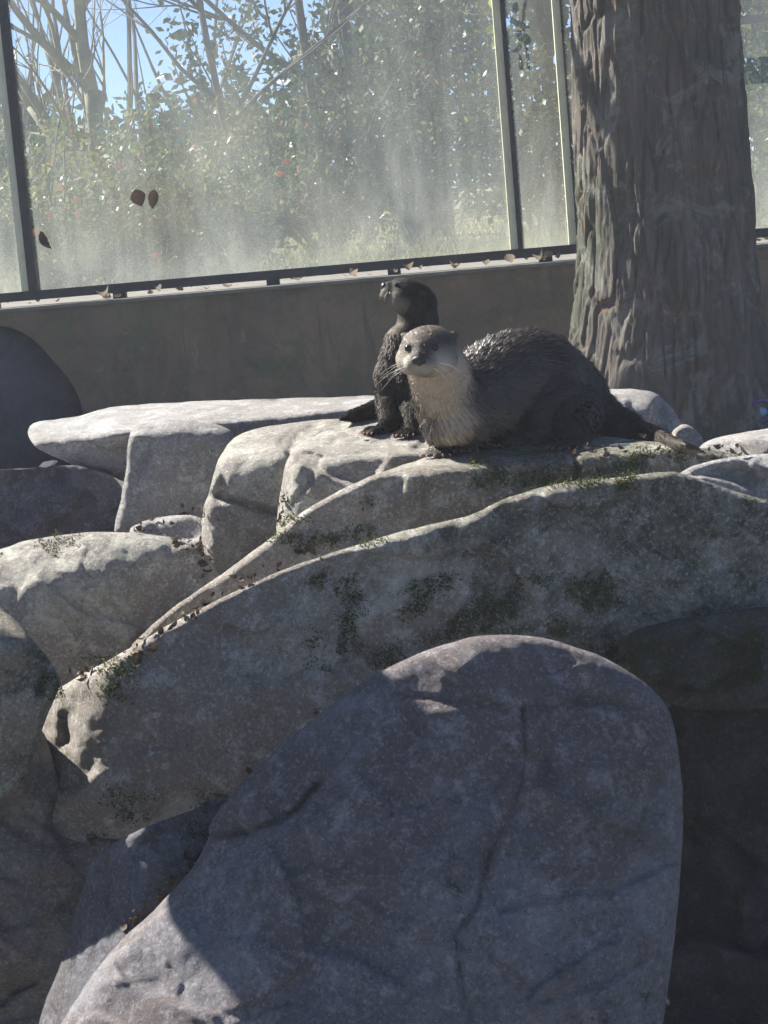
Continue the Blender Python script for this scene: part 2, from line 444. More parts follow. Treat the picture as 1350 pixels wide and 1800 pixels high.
def rock(name, label, outline, facets, mat, h=5.0, rim=28, soft=.03, noise_amp=.012, noise_scale=5.0, grooves=(), thick=.25, seed=0, bumps=(), cap=None, fract=1.0):
    poly = chaikin(outline, 2)
    poly = poly + np.array([[2.2 * mnoise.noise(Vector((a * .035, b * .035, seed))) + 1.0 * mnoise.noise(Vector((a * .11, b * .11, seed + 5))), 2.2 * mnoise.noise(Vector((a * .035, b * .035, seed + 9))) + 1.0 * mnoise.noise(Vector((a * .11, b * .11, seed + 14)))] for a, b in poly])
    lo, hi = poly.min(0) - h, poly.max(0) + h
    nx, ny = int((hi[0] - lo[0]) / h) + 1, int((hi[1] - lo[1]) / h) + 1
    X, Y = np.meshgrid(lo[0] + h * np.arange(nx), lo[1] + h * np.arange(ny))
    pts = np.stack([X.ravel(), Y.ravel()], 1)
    dist, near = seg_dist(pts, poly)
    sd = np.where(inside(pts, poly), dist, -dist)
    keep = sd > -.25 * h
    K = keep.reshape(ny, nx)
    cell = K[:-1, :-1] & K[1:, :-1] & K[:-1, 1:] & K[1:, 1:]
    cnt = np.zeros((ny, nx), int)
    cnt[:-1, :-1] += cell; cnt[1:, :-1] += cell; cnt[:-1, 1:] += cell; cnt[1:, 1:] += cell
    used = (cnt > 0).ravel(); bnd = used & (cnt.ravel() < 4)
    pts[bnd] = near[bnd]; sd[bnd] = 0
    sd = np.maximum(sd, 0)
    idx = -np.ones(len(pts), int); idx[used] = np.arange(used.sum())
    pts, sdu, bn = pts[used], sd[used], bnd[used]
    u, v = pts[:, 0], pts[:, 1]
    fl = []
    for fc in facets:
        if fc[2] is None:
            d0 = max(float(plane_depth(np.array([fc[0]]), np.array([fc[1]]), q)[0]) for q in fl)
            fc = (fc[0], fc[1], d0, fc[3])
        fl.append(fc)
    D = np.stack([plane_depth(u, v, fc) for fc in fl], 0)
    mxd = D.max(0)
    D = mxd + soft * np.log(np.exp((D - mxd) / soft).sum(0))
    mean = float(np.median(D))
    if cap: D = cap - np.logaddexp(0, (cap - D) / .03) * .03 if False else np.minimum(D, cap)
    px = mean / FPX
    t = np.clip(sdu / rim, 0, 1)
    flat = D.copy()
    D = D + rim * px * (1 - np.sqrt(np.maximum(0, 1 - (1 - t) ** 2)))
    for (line, amp, wd) in grooves:
        gj = np.array([[5 * mnoise.fractal(Vector((a * .03, b * .03, 2)), .8, 2.2, 5), 5 * mnoise.fractal(Vector((a * .03, b * .03, 8)), .8, 2.2, 5)] for a, b in pts])
        g_, _ = seg_dist(pts + gj, np.asarray(line, float), False)
        D = D + amp * np.exp(-(g_ / wd) ** 2)
    for (bu, bv, br, ba) in bumps:
        D = D - ba * np.exp(-(((u - bu) ** 2 + (v - bv) ** 2) / br ** 2))
    q = Pn(u, v, D)
    nz = np.array([mnoise.fractal(Vector((x * noise_scale + seed * 7.3, y * noise_scale, z * noise_scale + seed)), .9, 2.1, 6) for x, y, z in q])
    nb = np.array([mnoise.noise(Vector((x * noise_scale * .45 + seed * 3.3, y * noise_scale * .45 + 9, z * noise_scale * .45))) for x, y, z in q])
    wgt = np.clip(sdu / (rim * .6), .3, 1)
    rg = np.array([mnoise.ridged_multi_fractal(Vector((x * noise_scale * 1.7 + seed, y * noise_scale * 1.7, z * noise_scale * 1.7 + seed * 2)), 1.0, 2.2, 4, 1.0, 2.0) for x, y, z in q])
    D = D + noise_amp * (nz * wgt + 1.3 * nb * np.clip(sdu / rim, 0, 1) + .45 * (rg - 1.0) * wgt)
    if fract:
        def plates(sp, amp, tilt, soft_, sd2):
            soft_ *= .55
            r_ = np.random.default_rng(int(seed * 31 + sd2)); q_ = Pn(u, v, D)
            wx = np.array([nvec(Vector((a * 6, b * 6, c * 6 + sd2)))[:] for a, b, c in q_]) * sp * .35
            X_ = (q_ + wx)[:, [0, 2]] * np.array([1.0, 1.35])
            lo_, hi_ = X_.min(0) - sp, X_.max(0) + sp
            k_ = max(3, int((hi_ - lo_).prod() / sp ** 2))
            S = r_.uniform(lo_, hi_, (k_, 2)); off = r_.normal(size=k_) * amp; tl_ = r_.normal(size=(k_, 2)) * tilt
            num = np.zeros(len(X_)); den_ = np.zeros(len(X_)); d2 = np.stack([np.hypot(X_[:, 0] - a, X_[:, 1] - b) for a, b in S], 0); mn = d2.min(0)
            for k in range(k_):
                w2 = np.exp(-(d2[k] - mn) / soft_); num += w2 * (off[k] + (X_ - S[k]) @ tl_[k]); den_ += w2
            return num / den_
        ed = np.clip(sdu / (rim * 1.2), .12, 1)
        D = D + fract * ed * (plates(.20, .011, .14, .007, 1) + plates(.075, .0035, .13, .004, 2))
    front = Pn(u, v, D)
    # back of the rock: rises from the same rim
    tb = np.clip(sdu / (thick / px), 0, 1)
    B = np.where(bn, D, np.maximum(flat + rim * px + thick * np.sqrt(np.maximum(0, 1 - (1 - tb) ** 2)), D + .004))
    back = Pn(u, v, B)
    nf = len(u)
    bmap = np.where(bn, np.arange(nf), nf + np.cumsum(~bn) - 1)
    verts = np.concatenate([front, back[~bn]])
    jj, ii = np.nonzero(cell)
    a, b, c_, d_ = idx[jj * nx + ii], idx[jj * nx + ii + 1], idx[(jj + 1) * nx + ii + 1], idx[(jj + 1) * nx + ii]
    F1 = np.stack([a, d_, c_, b], 1)
    F2 = np.stack([bmap[a], bmap[b], bmap[c_], bmap[d_]], 1)
    F2 = [f for f, g2 in zip(F2.tolist(), F1.tolist()) if not all(x == y for x, y in zip(sorted(f), sorted(g2)))]
    base = verts[np.argmin(verts[:, 2])].copy(); base[0] = verts[:, 0].mean(); base[1] = verts[:, 1].mean()
    o = mesh_obj(name, verts, F1.tolist() + F2, mat, None, True, base)
    tag(o, label, 'rock', 'rocks of the otter den')
    return o

GREY = rock_mat('granite_pale', (.58, .57, .55), (.46, .45, .45), (.44, .40, .38), rust=.1, seed=1)
VIO = rock_mat('granite_violet', (.35, .338, .35), (.235, .226, .25), (.245, .20, .19), rust=.62, dark=.35, moss=.3, seed=2, grain=.6)
GREEN = rock_mat('granite_green', (.56, .55, .475), (.43, .42, .355), (.40, .35, .32), moss=.2, seed=3)
MOSS_REFLECT = rock_mat('granite_mossy_reflect', (.66, .625, .55), (.50, .475, .415), (.40, .335, .28), moss=.95, rust=.45, seed=4, moss_reflect_x=(-.10, .30))
DARK = rock_mat('rock_deep_shade', (.12, .105, .098), (.075, .073, .08), dark=.3, rock_gloss=.5, rust=.3, seed=5)  # near-black base colour carries the deep shade of the gap
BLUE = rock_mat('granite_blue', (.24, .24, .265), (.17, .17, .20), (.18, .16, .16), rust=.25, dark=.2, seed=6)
LEFTM = rock_mat('granite_left', (.56, .535, .45), (.42, .40, .33), moss=.5, dark=.2, seed=8)

rock('slab_rock', 'long flat pale slab with sunlit top along the wall', 
     [(48,757),(56,742),(120,735),(170,722),(205,713),(300,708),(400,703),(500,700),(600,697),(670,695),(790,700),(810,760),(700,800),(520,810),(400,850),(300,860),(225,850),(180,828),(140,822),(85,799),(60,786),(52,770)],
     [(400,742,4.6,(-.03,-.06,1)), (150,752,4.62,(-.05,-.93,-.30))], GREY, rim=12, soft=.02, thick=.2, fract=0.4, seed=1, cap=5.5,
     bumps=[(200,745,40,.06),(330,720,60,.05)])
rock('block_rock', 'upright grey block with smooth shaded face under the slab',
     [(226,760),(240,746),(290,738),(345,738),(392,748),(420,768),(440,900),(380,930),(300,940),(200,945),(200,925),(220,850)],
     [(300,850,4.42,(.0,-1,.06)), (320,745,4.45,(0,-.35,1))], GREY, rim=16, fract=0.4, seed=2, noise_amp=.008)
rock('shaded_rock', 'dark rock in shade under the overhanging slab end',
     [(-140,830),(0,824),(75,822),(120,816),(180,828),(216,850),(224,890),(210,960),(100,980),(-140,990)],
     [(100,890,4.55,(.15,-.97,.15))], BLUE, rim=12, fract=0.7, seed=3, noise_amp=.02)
rock('sunlit_cobble', 'small rounded sunlit rock beside the tall split block',
     [(222,932),(255,914),(305,905),(350,907),(385,930),(380,970),(300,970),(240,950)],
     [(300,930,4.2,(-.1,-.6,.8)),(300,950,None,(0,-1,.1))], GREY, rim=14, seed=4)
rock('mossy_boulder', 'wide boulder with sunlit greenish top below the small rounded rock',
     [(-160,1010),(0,966),(60,946),(150,935),(240,936),(310,945),(354,962),(390,1010),(390,1120),(250,1190),(60,1260),(-160,1260)],
     [(150,985,3.85,(-.12,-.5,.86)), (150,1000,None,(.05,-1,.04)), (100,1090,None,(0,-.85,-.4))], GREEN, rim=26, fract=0.35, seed=5, noise_amp=.016)
rock('split_block', 'tall split block with sunlit shoulder left of the seated otter',
     [(350,1090),(353,960),(356,890),(368,868),(378,820),(395,785),(420,762),(480,747),(560,738),(640,735),(720,732),(780,760),(740,800),(560,880),(520,920),(520,1000),(440,1060)],
     [(430,900,4.1,(.02,-1,.06)), (450,815,None,(-.2,-.55,.8)), (600,745,4.3,(-.05,-.15,1)), (370,950,None,(-.9,-.4,.1))], GREEN, rim=14, fract=0.45, seed=6, cap=4.7, soft=.015,
     grooves=[([(352,872),(385,868),(440,892),(480,900)], .025, 6), ([(560,742),(520,770),(505,800)], .02, 5)])
rock('creased_rock', 'creased greenish rock under the seated otter',
     [(484,930),(498,830),(510,795),(530,775),(580,755),(640,747),(700,750),(770,765),(840,790),(840,860),(700,900),(600,940),(520,970),(488,975)],
     [(600,860,3.95,(.05,-.9,.30)), (600,790,None,(-.15,-.45,.88)), (515,850,None,(-.85,-.45,.3)), (650,752,4.25,(0,-.1,1))], GREEN, rim=14, fract=0.5, seed=7, cap=4.5, soft=.012,
     grooves=[([(590,778),(565,800),(540,850),(505,905)], .012, 6), ([(505,800),(500,850),(492,900)], .012, 5), ([(640,752),(560,790),(525,850)], .008, 5)])
rock('ridge_rock', 'long sloping rock that the standing otter is on',
     [(215,1150),(260,1105),(320,1055),(400,1003),(470,950),(520,908),(600,858),(680,826),(760,800),(810,780),(870,768),(960,764),(1060,766),(1150,776),(1240,788),(1300,800),(1380,820),(1330,930),(1100,980),(900,1020),(700,1060),(500,1110),(300,1190)],
     [(900,812,3.74,(.04,-.97,.22)), (900,790,3.9,(0,-.03,1))], MOSS_REFLECT, rim=20, seed=8, cap=4.35, soft=.02, noise_amp=.012, fract=.3,
     grooves=[([(1010,790),(1015,840),(1000,870)], .02, 6)])
rock('right_ridge_rock', 'grey rock with bright rim by the tail tip at the right edge',
     [(1170,845),(1225,815),(1290,802),(1350,797),(1480,792),(1480,1140),(1100,1140),(1100,1050),(1190,960)],
     [(1300,900,3.52,(-.05,-.97,.2))], GREY, rim=24, seed=9)
rock('front_ridge_rock', 'long mossy rock ridge sloping across above the big boulder',
     [(70,1290),(77,1250),(92,1215),(150,1183),(230,1138),(330,1080),(420,1036),(500,1000),(570,976),(680,941),(760,921),(830,906),(870,883),(930,861),(1000,846),(1100,838),(1180,826),(1235,843),(1290,864),(1380,888),(1490,900),(1490,1090),(1310,1100),(1180,1150),(1120,1190),(1050,1190),(830,1200),(650,1240),(560,1300),(470,1370),(380,1425),(330,1450),(250,1470),(180,1500),(110,1510),(60,1440),(52,1350)],
     [(700,1000,3.32,(.06,-.97,.2)), (600,1110,None,(.05,-1,-.06)), (185,1230,None,(-.78,-.58,.22)), (300,1395,None,(.0,-.85,-.5))], MOSS_REFLECT, rim=24, soft=.03, seed=10, noise_amp=.018, thick=.3,
     fract=.25, grooves=[([(115,1260),(118,1300)], .02, 9)])
rock('right_mossy_rock', 'dark mossy rock wedged behind the big boulder at the right',
     [(1080,1115),(1200,1085),(1350,1065),(1480,1060),(1480,1270),(1350,1245),(1195,1250),(1120,1200)],
     [(1280,1150,3.25,(-.05,-.95,.3))], rock_mat('granite_dark_moss_reflect', (.17,.17,.16), (.12,.125,.125), moss=.6, seed=11), rim=26, seed=11)
rock('left_edge_boulder', 'boulder with sunlit slanting edge at the left border',
     [(-160,1040),(-40,1052),(0,1070),(30,1090),(70,1140),(100,1175),(109,1200),(95,1230),(70,1290),(40,1400),(-160,1480)],
     [(30,1230,3.12,(.1,-.98,.1)), (20,1135,None,(.05,-.45,.88)), (0,1290,None,(.05,-.93,-.3))], LEFTM, rim=30, fract=0.4, seed=12, noise_amp=.02,
     grooves=[([(70,1150),(85,1180),(70,1210)], .02, 8)])
rock('low_dark_rock', 'dark shaded rock mass at the lower left corner',
     [(-160,1260),(30,1255),(75,1270),(110,1400),(180,1460),(240,1480),(160,1640),(110,1740),(90,1830),(80,1960),(-160,1960)],
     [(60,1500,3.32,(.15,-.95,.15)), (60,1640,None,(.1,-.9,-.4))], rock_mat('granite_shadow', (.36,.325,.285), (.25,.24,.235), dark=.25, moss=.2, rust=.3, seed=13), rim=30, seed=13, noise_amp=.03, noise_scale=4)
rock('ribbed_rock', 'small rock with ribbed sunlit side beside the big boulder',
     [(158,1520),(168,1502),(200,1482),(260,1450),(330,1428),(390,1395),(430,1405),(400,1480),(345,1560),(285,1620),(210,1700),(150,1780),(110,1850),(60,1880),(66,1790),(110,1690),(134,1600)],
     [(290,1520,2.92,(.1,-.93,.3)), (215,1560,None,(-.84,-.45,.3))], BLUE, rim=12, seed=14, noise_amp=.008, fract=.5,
     grooves=[([(190,1500),(172,1570),(145,1680)], .007, 5), ([(205,1520),(192,1600),(165,1660)], .007, 5)])
rock('dark_rock', 'rock face right of the big boulder, deep shade put into its dark colour',
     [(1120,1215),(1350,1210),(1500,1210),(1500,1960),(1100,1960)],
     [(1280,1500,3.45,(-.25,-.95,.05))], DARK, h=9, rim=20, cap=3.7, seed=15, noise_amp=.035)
rock('big_boulder', 'huge smooth violet grey boulder filling the lower front',
     [(740,1145),(830,1118),(900,1113),(990,1128),(1080,1163),(1150,1210),(1184,1260),(1194,1330),(1202,1420),(1197,1550),(1180,1700),(1165,1800),(1150,1960),(40,1960),(75,1850),(110,1796),(140,1745),(200,1665),(280,1592),(345,1520),(368,1470),(366,1452),(400,1400),(480,1322),(560,1255),(650,1190)],
     [(760,1450,2.72,(.04,-.95,.30)), (900,1225,None,(.06,-.84,.50)), (1120,1450,None,(.55,-.82,.15)), (430,1690,None,(-.60,-.60,.53))],
     VIO, h=4.6, rim=34, soft=.045, seed=16, noise_amp=.014, noise_scale=3.5, fract=.45,
     grooves=[([(920,1245),(925,1330),(905,1420),(860,1500),(835,1600),(800,1640),(810,1720),(830,1800)], .007, 4.5),
              ([(366,1463),(410,1470),(470,1452),(520,1425),(560,1380)], .016, 5), ([(690,1220),(800,1230),(920,1245),(1060,1230),(1110,1245)], .006, 5),
              ([(300,1700),(325,1725),(318,1765)], .006, 6), ([(950,1760),(1060,1730),(1130,1690)], .006, 5)],
     bumps=[(300,1650,45,.02)])
rock('back_rock', 'pale rounded rock behind the standing otter near the tree trunk',
     [(1030,700),(1060,685),(1100,683),(1150,687),(1172,706),(1200,742),(1215,790),(1100,810),(1020,780)],
     [(1120,740,4.9,(.1,-.85,.5)),(1100,697,None,(0,-.3,.95)),(1165,720,None,(.6,-.6,.5))], GREY, rim=16, seed=17, noise_amp=.01)
rock('pebble_rock', 'small pale stone right of the pale rounded rock',
     [(1180,762),(1192,748),(1206,744),(1220,752),(1238,774),(1240,790),(1175,790)],
     [(1205,768,4.75,(.2,-.8,.5)),(1200,756,None,(-.1,-.4,.9))], GREEN, rim=4, h=3, soft=.006, seed=18)
rock('low_ledge_rock', 'low grey ledge rock at the right edge behind the tail',
     [(1225,785),(1260,768),(1310,758),(1370,752),(1480,745),(1480,830),(1300,850),(1220,820)],
     [(1300,790,4.3,(0,-.7,.7)),(1300,765,None,(-.05,-.2,1))], GREY, rim=12, seed=19, cap=5)


# ------------------------------------------------------------------ thick tree trunk in front of the wall
def trunk_mesh(axis, radii, n_ang=360, n_h=520, seed=3, roots=()):
    axis = [Vector(a) for a in axis]
    zs = np.linspace(0, 1, len(axis))
    tt = np.linspace(0, 1, n_h)
    ax = np.stack([np.interp(tt, zs, [a[k] for a in axis]) for k in range(3)], 1)
    rr = np.interp(tt, zs, radii)
    th = 2 * np.pi * np.arange(n_ang) / n_ang
    TH, T = np.meshgrid(th, np.arange(n_h)); TH = TH.ravel(); T = T.ravel()
    Z = ax[T, 2]
    wv = np.array([nvec(Vector((math.cos(a) * 2.2, math.sin(a) * 2.2, z * 2.2 + seed)))[:] for a, z in zip(TH, Z)])
    wf = np.array([nvec(Vector((math.cos(a) * 9, math.sin(a) * 9, z * 6 + seed)))[:] for a, z in zip(TH, Z)])
    R0 = .25
    def plates(sx, sz, sd2, wid=.2):
        r_ = np.random.default_rng(sd2)
        zl, zh = Z.min(), Z.max(); k_ = int(2 * np.pi * R0 * (zh - zl) / (sx * sz))
        sa = r_.uniform(0, 2 * np.pi, k_); sz_ = r_.uniform(zl, zh, k_)
        A = (TH + wv[:, 0] * .045 + wf[:, 0] * .016); B = Z + wv[:, 1] * .08 + wf[:, 1] * .03
        f1 = np.full(len(TH), 9.0); f2 = np.full(len(TH), 9.0); id_ = np.zeros(len(TH), int)
        order = np.argsort(sz_); 
        for k in order:
            m_ = np.abs(B - sz_[k]) < sz * 2.2
            da = A[m_] - sa[k]; da = np.arctan2(np.sin(da), np.cos(da)) * R0
            d = np.hypot(da / sx, (B[m_] - sz_[k]) / sz)
            a1, a2, ii = f1[m_], f2[m_], id_[m_]
            nw = d < a1; a2 = np.where(nw, a1, np.minimum(a2, d)); a1 = np.where(nw, d, a1); ii = np.where(nw, k, ii)
            f1[m_], f2[m_], id_[m_] = a1, a2, ii
        e = np.clip((f2 - f1) / wid, 0, 1); lift = r_.uniform(.45, 1.0, k_)[id_]
        return (e * e * (3 - 2 * e)) * lift
    h1 = plates(.034, .20, 5, .22); h2 = plates(.013, .10, 6, .5)
    fr = np.array([mnoise.fractal(Vector((math.cos(a) * 6, math.sin(a) * 6, z * 3 + seed)), .8, 2.2, 5) for a, z in zip(TH, Z)])
    lg = np.array([mnoise.noise(Vector((math.cos(a), math.sin(a), z * .8))) for a, z in zip(TH, Z)])
    r = rr[T] * (1 + .03 * lg) + .014 * h1 + .004 * h2 - .012 + .005 * fr
    for (ra, amp, wd) in roots:
        d = np.arctan2(np.sin(TH - ra), np.cos(TH - ra))
        r = r + amp * np.exp(-(d / wd) ** 2) * np.maximum(0, 1 - tt[T] / .2) ** 2.2
    v = np.stack([ax[T, 0] + r * np.cos(TH), ax[T, 1] + r * np.sin(TH), Z], 1)
    f = []
    for i in range(n_h - 1):
        for k in range(n_ang):
            k2 = (k + 1) % n_ang
            f.append((i * n_ang + k, i * n_ang + k2, (i + 1) * n_ang + k2, (i + 1) * n_ang + k))
    f.append(tuple((n_h - 1) * n_ang + k for k in range(n_ang)))
    return v, f
mb_ = NT('furrowed_bark')
n1 = mb_.noise(7, 6, .7, .4, None, (3, 3, .35)); n2 = mb_.noise(40, 6, .7, 0, None, (2, 2, .4)); n3 = mb_.noise(3, 5, .6, .5)
c = mb_.mix(mb_.ramp(n1, [(.32, 0.0), (.68, 1.0)]), (.085, .068, .055), (.20, .168, .14))
c = mb_.mix(mb_.ramp(n2, [(.4, 0.0), (.75, .6)]), c, (.055, .05, .047))
c = mb_.mix(mb_.ramp(n3, [(.47, 0.0), (.6, .6)]), c, (.065, .08, .05))
c = mb_.mix(mb_.ramp(mb_.noise(4.3, 7, .7, .8), [(.54, 0.0), (.64, .55)]), c, (.15, .09, .06))
c = mb_.mix(mb_.ramp(mb_.noise(5.1, 8, .75, .9), [(.53, 0.0), (.60, .6)]), c, (.25, .24, .205))  # pale mottling stands in for reflected branches, painted into the bark
mb_.set(Base_Color=c, Roughness=.92, Normal=mb_.bump(n2, .7, .012))
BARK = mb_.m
YT = 6.2
ax = [P(1178, 800, YT), P(1176, 690, YT), P(1172, 560, YT), P(1170, 420, YT), P(1158, 200, YT), P(1148, 0, YT), P(1138, -260, YT), P(1128, -700, YT), P(1110, -1500, YT)]
rad = [.335, .300, .277, .262, .252, .246, .24, .235, .22]
tree = empty('tree', (ax[0].x, YT, ground_z(0, YT)))
tag(tree, 'thick furrowed tree trunk standing in front of the glass barrier', 'tree')
zz = [a.z for a in ax]; tq = np.linspace(zz[0] - .12, zz[-1], 60)
axf = [(np.interp(t, zz, [a.x for a in ax]), YT, t) for t in tq]
rf = [float(np.interp(t, zz, rad)) for t in tq]
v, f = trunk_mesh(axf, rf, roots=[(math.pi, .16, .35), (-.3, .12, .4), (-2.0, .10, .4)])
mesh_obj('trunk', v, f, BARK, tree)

def limb(p0, d, L, r0, r1, n=7, wig=.12, seed=0, curve=Vector((0, 0, 0))):
    rnd = random.Random(seed); pts = [Vector(p0)]; d = Vector(d).normalized()
    for i in range(n):
        d = (d + Vector((rnd.uniform(-wig, wig), rnd.uniform(-wig, wig), rnd.uniform(-wig, wig))) + curve).normalized()
        pts.append(pts[-1] + d * (L / n))
    return pts, [r0 + (r1 - r0) * i / n for i in range(n + 1)], d

def branch_rec(mb, p, d, L, r, lvl, rnd, spread=.7, up=.08, kids=3):
    pts, rr, dd = limb(p, d, L, r, r * .55, 6, .13, rnd.randint(0, 10**6), Vector((0, 0, up * .3)))
    mb.tube(pts, rr, 7 if lvl > 2 else (5 if lvl > 1 else 4))
    ends = [(pts[-1], dd)]
    if lvl <= 0: return
    for k in range(kids):
        i = rnd.randint(2, len(pts) - 1)
        base = (pts[i] - pts[i - 1]).normalized()
        ax = Vector((rnd.uniform(-1, 1), rnd.uniform(-1, 1), rnd.uniform(-1, 1))).cross(base)
        if ax.length < .05: continue
        nd = (base + ax.normalized() * rnd.uniform(.5, 1.1) * spread + Vector((0, 0, up))).normalized()
        branch_rec(mb, pts[i], nd, L * rnd.uniform(.5, .75), rr[i] * rnd.uniform(.5, .7), lvl - 1, rnd, spread, up, kids)
    branch_rec(mb, pts[-1], dd, L * .7, rr[-1], lvl - 1, rnd, spread, up, kids)

# ------------------------------------------------------------------ beyond the glass: trees, shrubs, far thicket
def leaf_cloud(n, sampler, size, rnd, flat=.0):
    v = np.zeros((n * 4, 3)); f = np.arange(n * 4).reshape(n, 4)
    c = sampler(n)
    a = rnd.normal(size=(n, 3)); a /= np.linalg.norm(a, axis=1)[:, None]
    b = rnd.normal(size=(n, 3)); b -= (b * a).sum(1)[:, None] * a; b /= np.linalg.norm(b, axis=1)[:, None]
    s = (size * rnd.uniform(.5, 1.3, n))[:, None]
    v[0::4] = c - a * s; v[1::4] = c + b * s * .5; v[2::4] = c + a * s; v[3::4] = c - b * s * .5
    return v, f

GLEAF = leaf_mat('green_leaf', (.07, .11, .025), (.12, .15, .04))
YLEAF = leaf_mat('straw_leaf', (.24, .22, .08), (.16, .16, .06), .5)
RLEAF = leaf_mat('red_leaf', (.26, .06, .04), (.28, .13, .05), .5)
DLEAF = leaf_mat('dark_leaf', (.035, .055, .022), (.06, .075, .03), .35)
TWIG = flat_mat('grey_twig', (.10, .09, .08), (.055, .052, .048), 12, .9)

def shrub(name, label, u, v0, d, wdt, hgt, nl, mat, size, seed, extra=None, stems=16, cat='shrub'):
    rnd = np.random.default_rng(seed); r2 = random.Random(seed)
    p = P(u, v0, d); base = Vector((p.x, d, ground_z(p.x, d)))
    root = empty(name, base); tag(root, label, cat, 'plants beyond the glass')
    mb = MB(); tips = []
    for k in range(stems):
        dr = Vector((r2.uniform(-1, 1) * wdt, r2.uniform(-.5, .5) * wdt, hgt * r2.uniform(.6, 1.1)))
        pts, rr, dd = limb(base + Vector((r2.uniform(-.06, .06), r2.uniform(-.06, .06), 0)), dr, dr.length, .011, .003, 7, .16, r2.randint(0, 99999), Vector((0, 0, -.03)))
        mb.tube(pts, rr, 4); tips += pts[2:]
        for q in range(4):
            i = r2.randint(2, 6)
            p2, r_2, _ = limb(pts[i], Vector((r2.uniform(-1, 1), r2.uniform(-1, 1), r2.uniform(-.2, .9))), hgt * .3, .005, .0015, 4, .25, r2.randint(0, 99999))
            mb.tube(p2, r_2, 3); tips += p2[1:]
    mb.build('stems', TWIG, root)
    T = np.array(tips)
    def samp(n): return T[rnd.integers(0, len(T), n)] + rnd.normal(size=(n, 3)) * wdt * .09
    v, f = leaf_cloud(nl, samp, size, rnd)
    mesh_obj('foliage', v, f, mat, root, False)
    if extra:
        v, f = leaf_cloud(extra[0], samp, extra[2], rnd); mesh_obj('foliage', v, f, extra[1], root, False)
    return root

shrub('leafy_shrub', 'green leafy shrub behind the glass close to the left mullion', 95, 480, 8.6, .5, .70, 4200, GLEAF, .019, 21, (160, RLEAF, .022))
shrub('straw_shrub', 'yellow twiggy shrub behind the glass with a forked tree above', 270, 480, 9.2, .55, .62, 4200, YLEAF, .016, 22, (1300, GLEAF, .018), 26)
shrub('green_shrub', 'low bright green shrub behind the glass right of the yellow twiggy one', 420, 480, 9.6, .55, .68, 4000, GLEAF, .019, 23, (360, RLEAF, .018))
shrub('dark_shrub', 'dark green shrub seen through the hazy middle of the glass', 570, 470, 11.0, .8, 1.2, 5200, DLEAF, .026, 24, (260, RLEAF, .02))
shrub('tall_shrub', 'tall hazy green shrub left of the second mullion', 740, 470, 11.5, .8, 1.7, 6000, DLEAF, .028, 25, (1200, YLEAF, .022))
shrub('right_shrub', 'shrub seen between the second mullion and the trunk', 960, 450, 10.5, .6, .95, 3800, DLEAF, .023, 26, (700, YLEAF, .018))
shrub('far_right_shrub', 'leafy shrub seen right of the thick trunk', 1400, 420, 10.0, .7, 1.5, 4200, GLEAF, .023, 27, (1200, YLEAF, .02))
shrub('side_shrub', 'shrub beyond the pane left of the first mullion', -60, 500, 9.0, .6, .7, 3600, YLEAF, .017, 28, (1200, GLEAF, .018))

def bare_tree(name, label, u, d, L, r, lean, seed, lvl=4, kids=3, mat=None, spread=.7):
    p = P(u, 450, d); base = Vector((p.x, d, ground_z(p.x, d) - .05))
    root = empty(name, base); tag(root, label, 'tree', 'plants beyond the glass')
    rnd = random.Random(seed); mat = mat or TWIG
    pts, rr, dd = limb(base, lean, L, r, r * .72, 9, .05, seed)
    mb = MB(); mb.tube(pts, rr, 9); mb.build('trunk', mat, root, True)
    mb = MB()
    for k in range(kids + 1):
        i = rnd.randint(5, 9)
        ax_ = Vector((rnd.uniform(-1, 1), rnd.uniform(-.6, .6), rnd.uniform(.4, 1.1)))
        branch_rec(mb, pts[i], ax_.normalized(), L * .62, rr[i] * .7, lvl - 1, rnd, spread, .1, kids)
    branch_rec(mb, pts[-1] - dd * .01, dd, L * .7, rr[-1] * .98, lvl - 1, rnd, spread, .1, kids)
    mb.build('crown', mat, root, True)
    return root
YB = flat_mat('yellow_grey_bark', (.26, .235, .15), (.16, .15, .10), 10, .85)
bare_tree('forked_tree', 'pale forked bare tree behind the glass against the blue sky', 205, 9.8, .95, .05, (-.02, 0, 1), 31, 4, 3, YB)
bare_tree('slender_tree', 'slender dark bare tree right of the pale forked one', 440, 10.2, 1.3, .022, (-.05, 0, 1), 32, 4, 3)
bare_tree('leaning_tree', 'thin leaning bare trunk in the hazy middle of the glass', 600, 11.5, 1.8, .03, (-.12, 0, 1), 33, 4, 3)
bare_tree('thin_tree', 'thin bare tree standing beside the broad hazy trunk', 655, 12.0, 2.0, .04, (-.08, .1, 1), 34, 4, 3)
bare_tree('broad_tree', 'broad dim tree trunk seen through the hazy glass', 770, 12.5, 2.6, .12, (0, 0, 1), 35, 4, 3)
bare_tree('back_tree', 'bare tree seen just left of the thick trunk', 975, 12.0, 1.6, .04, (.05, 0, 1), 36, 4, 3)
bare_tree('border_tree', 'bare tree at the right border beyond the glass', 1345, 12.0, 1.8, .05, (.02, 0, 1), 37, 4, 3)

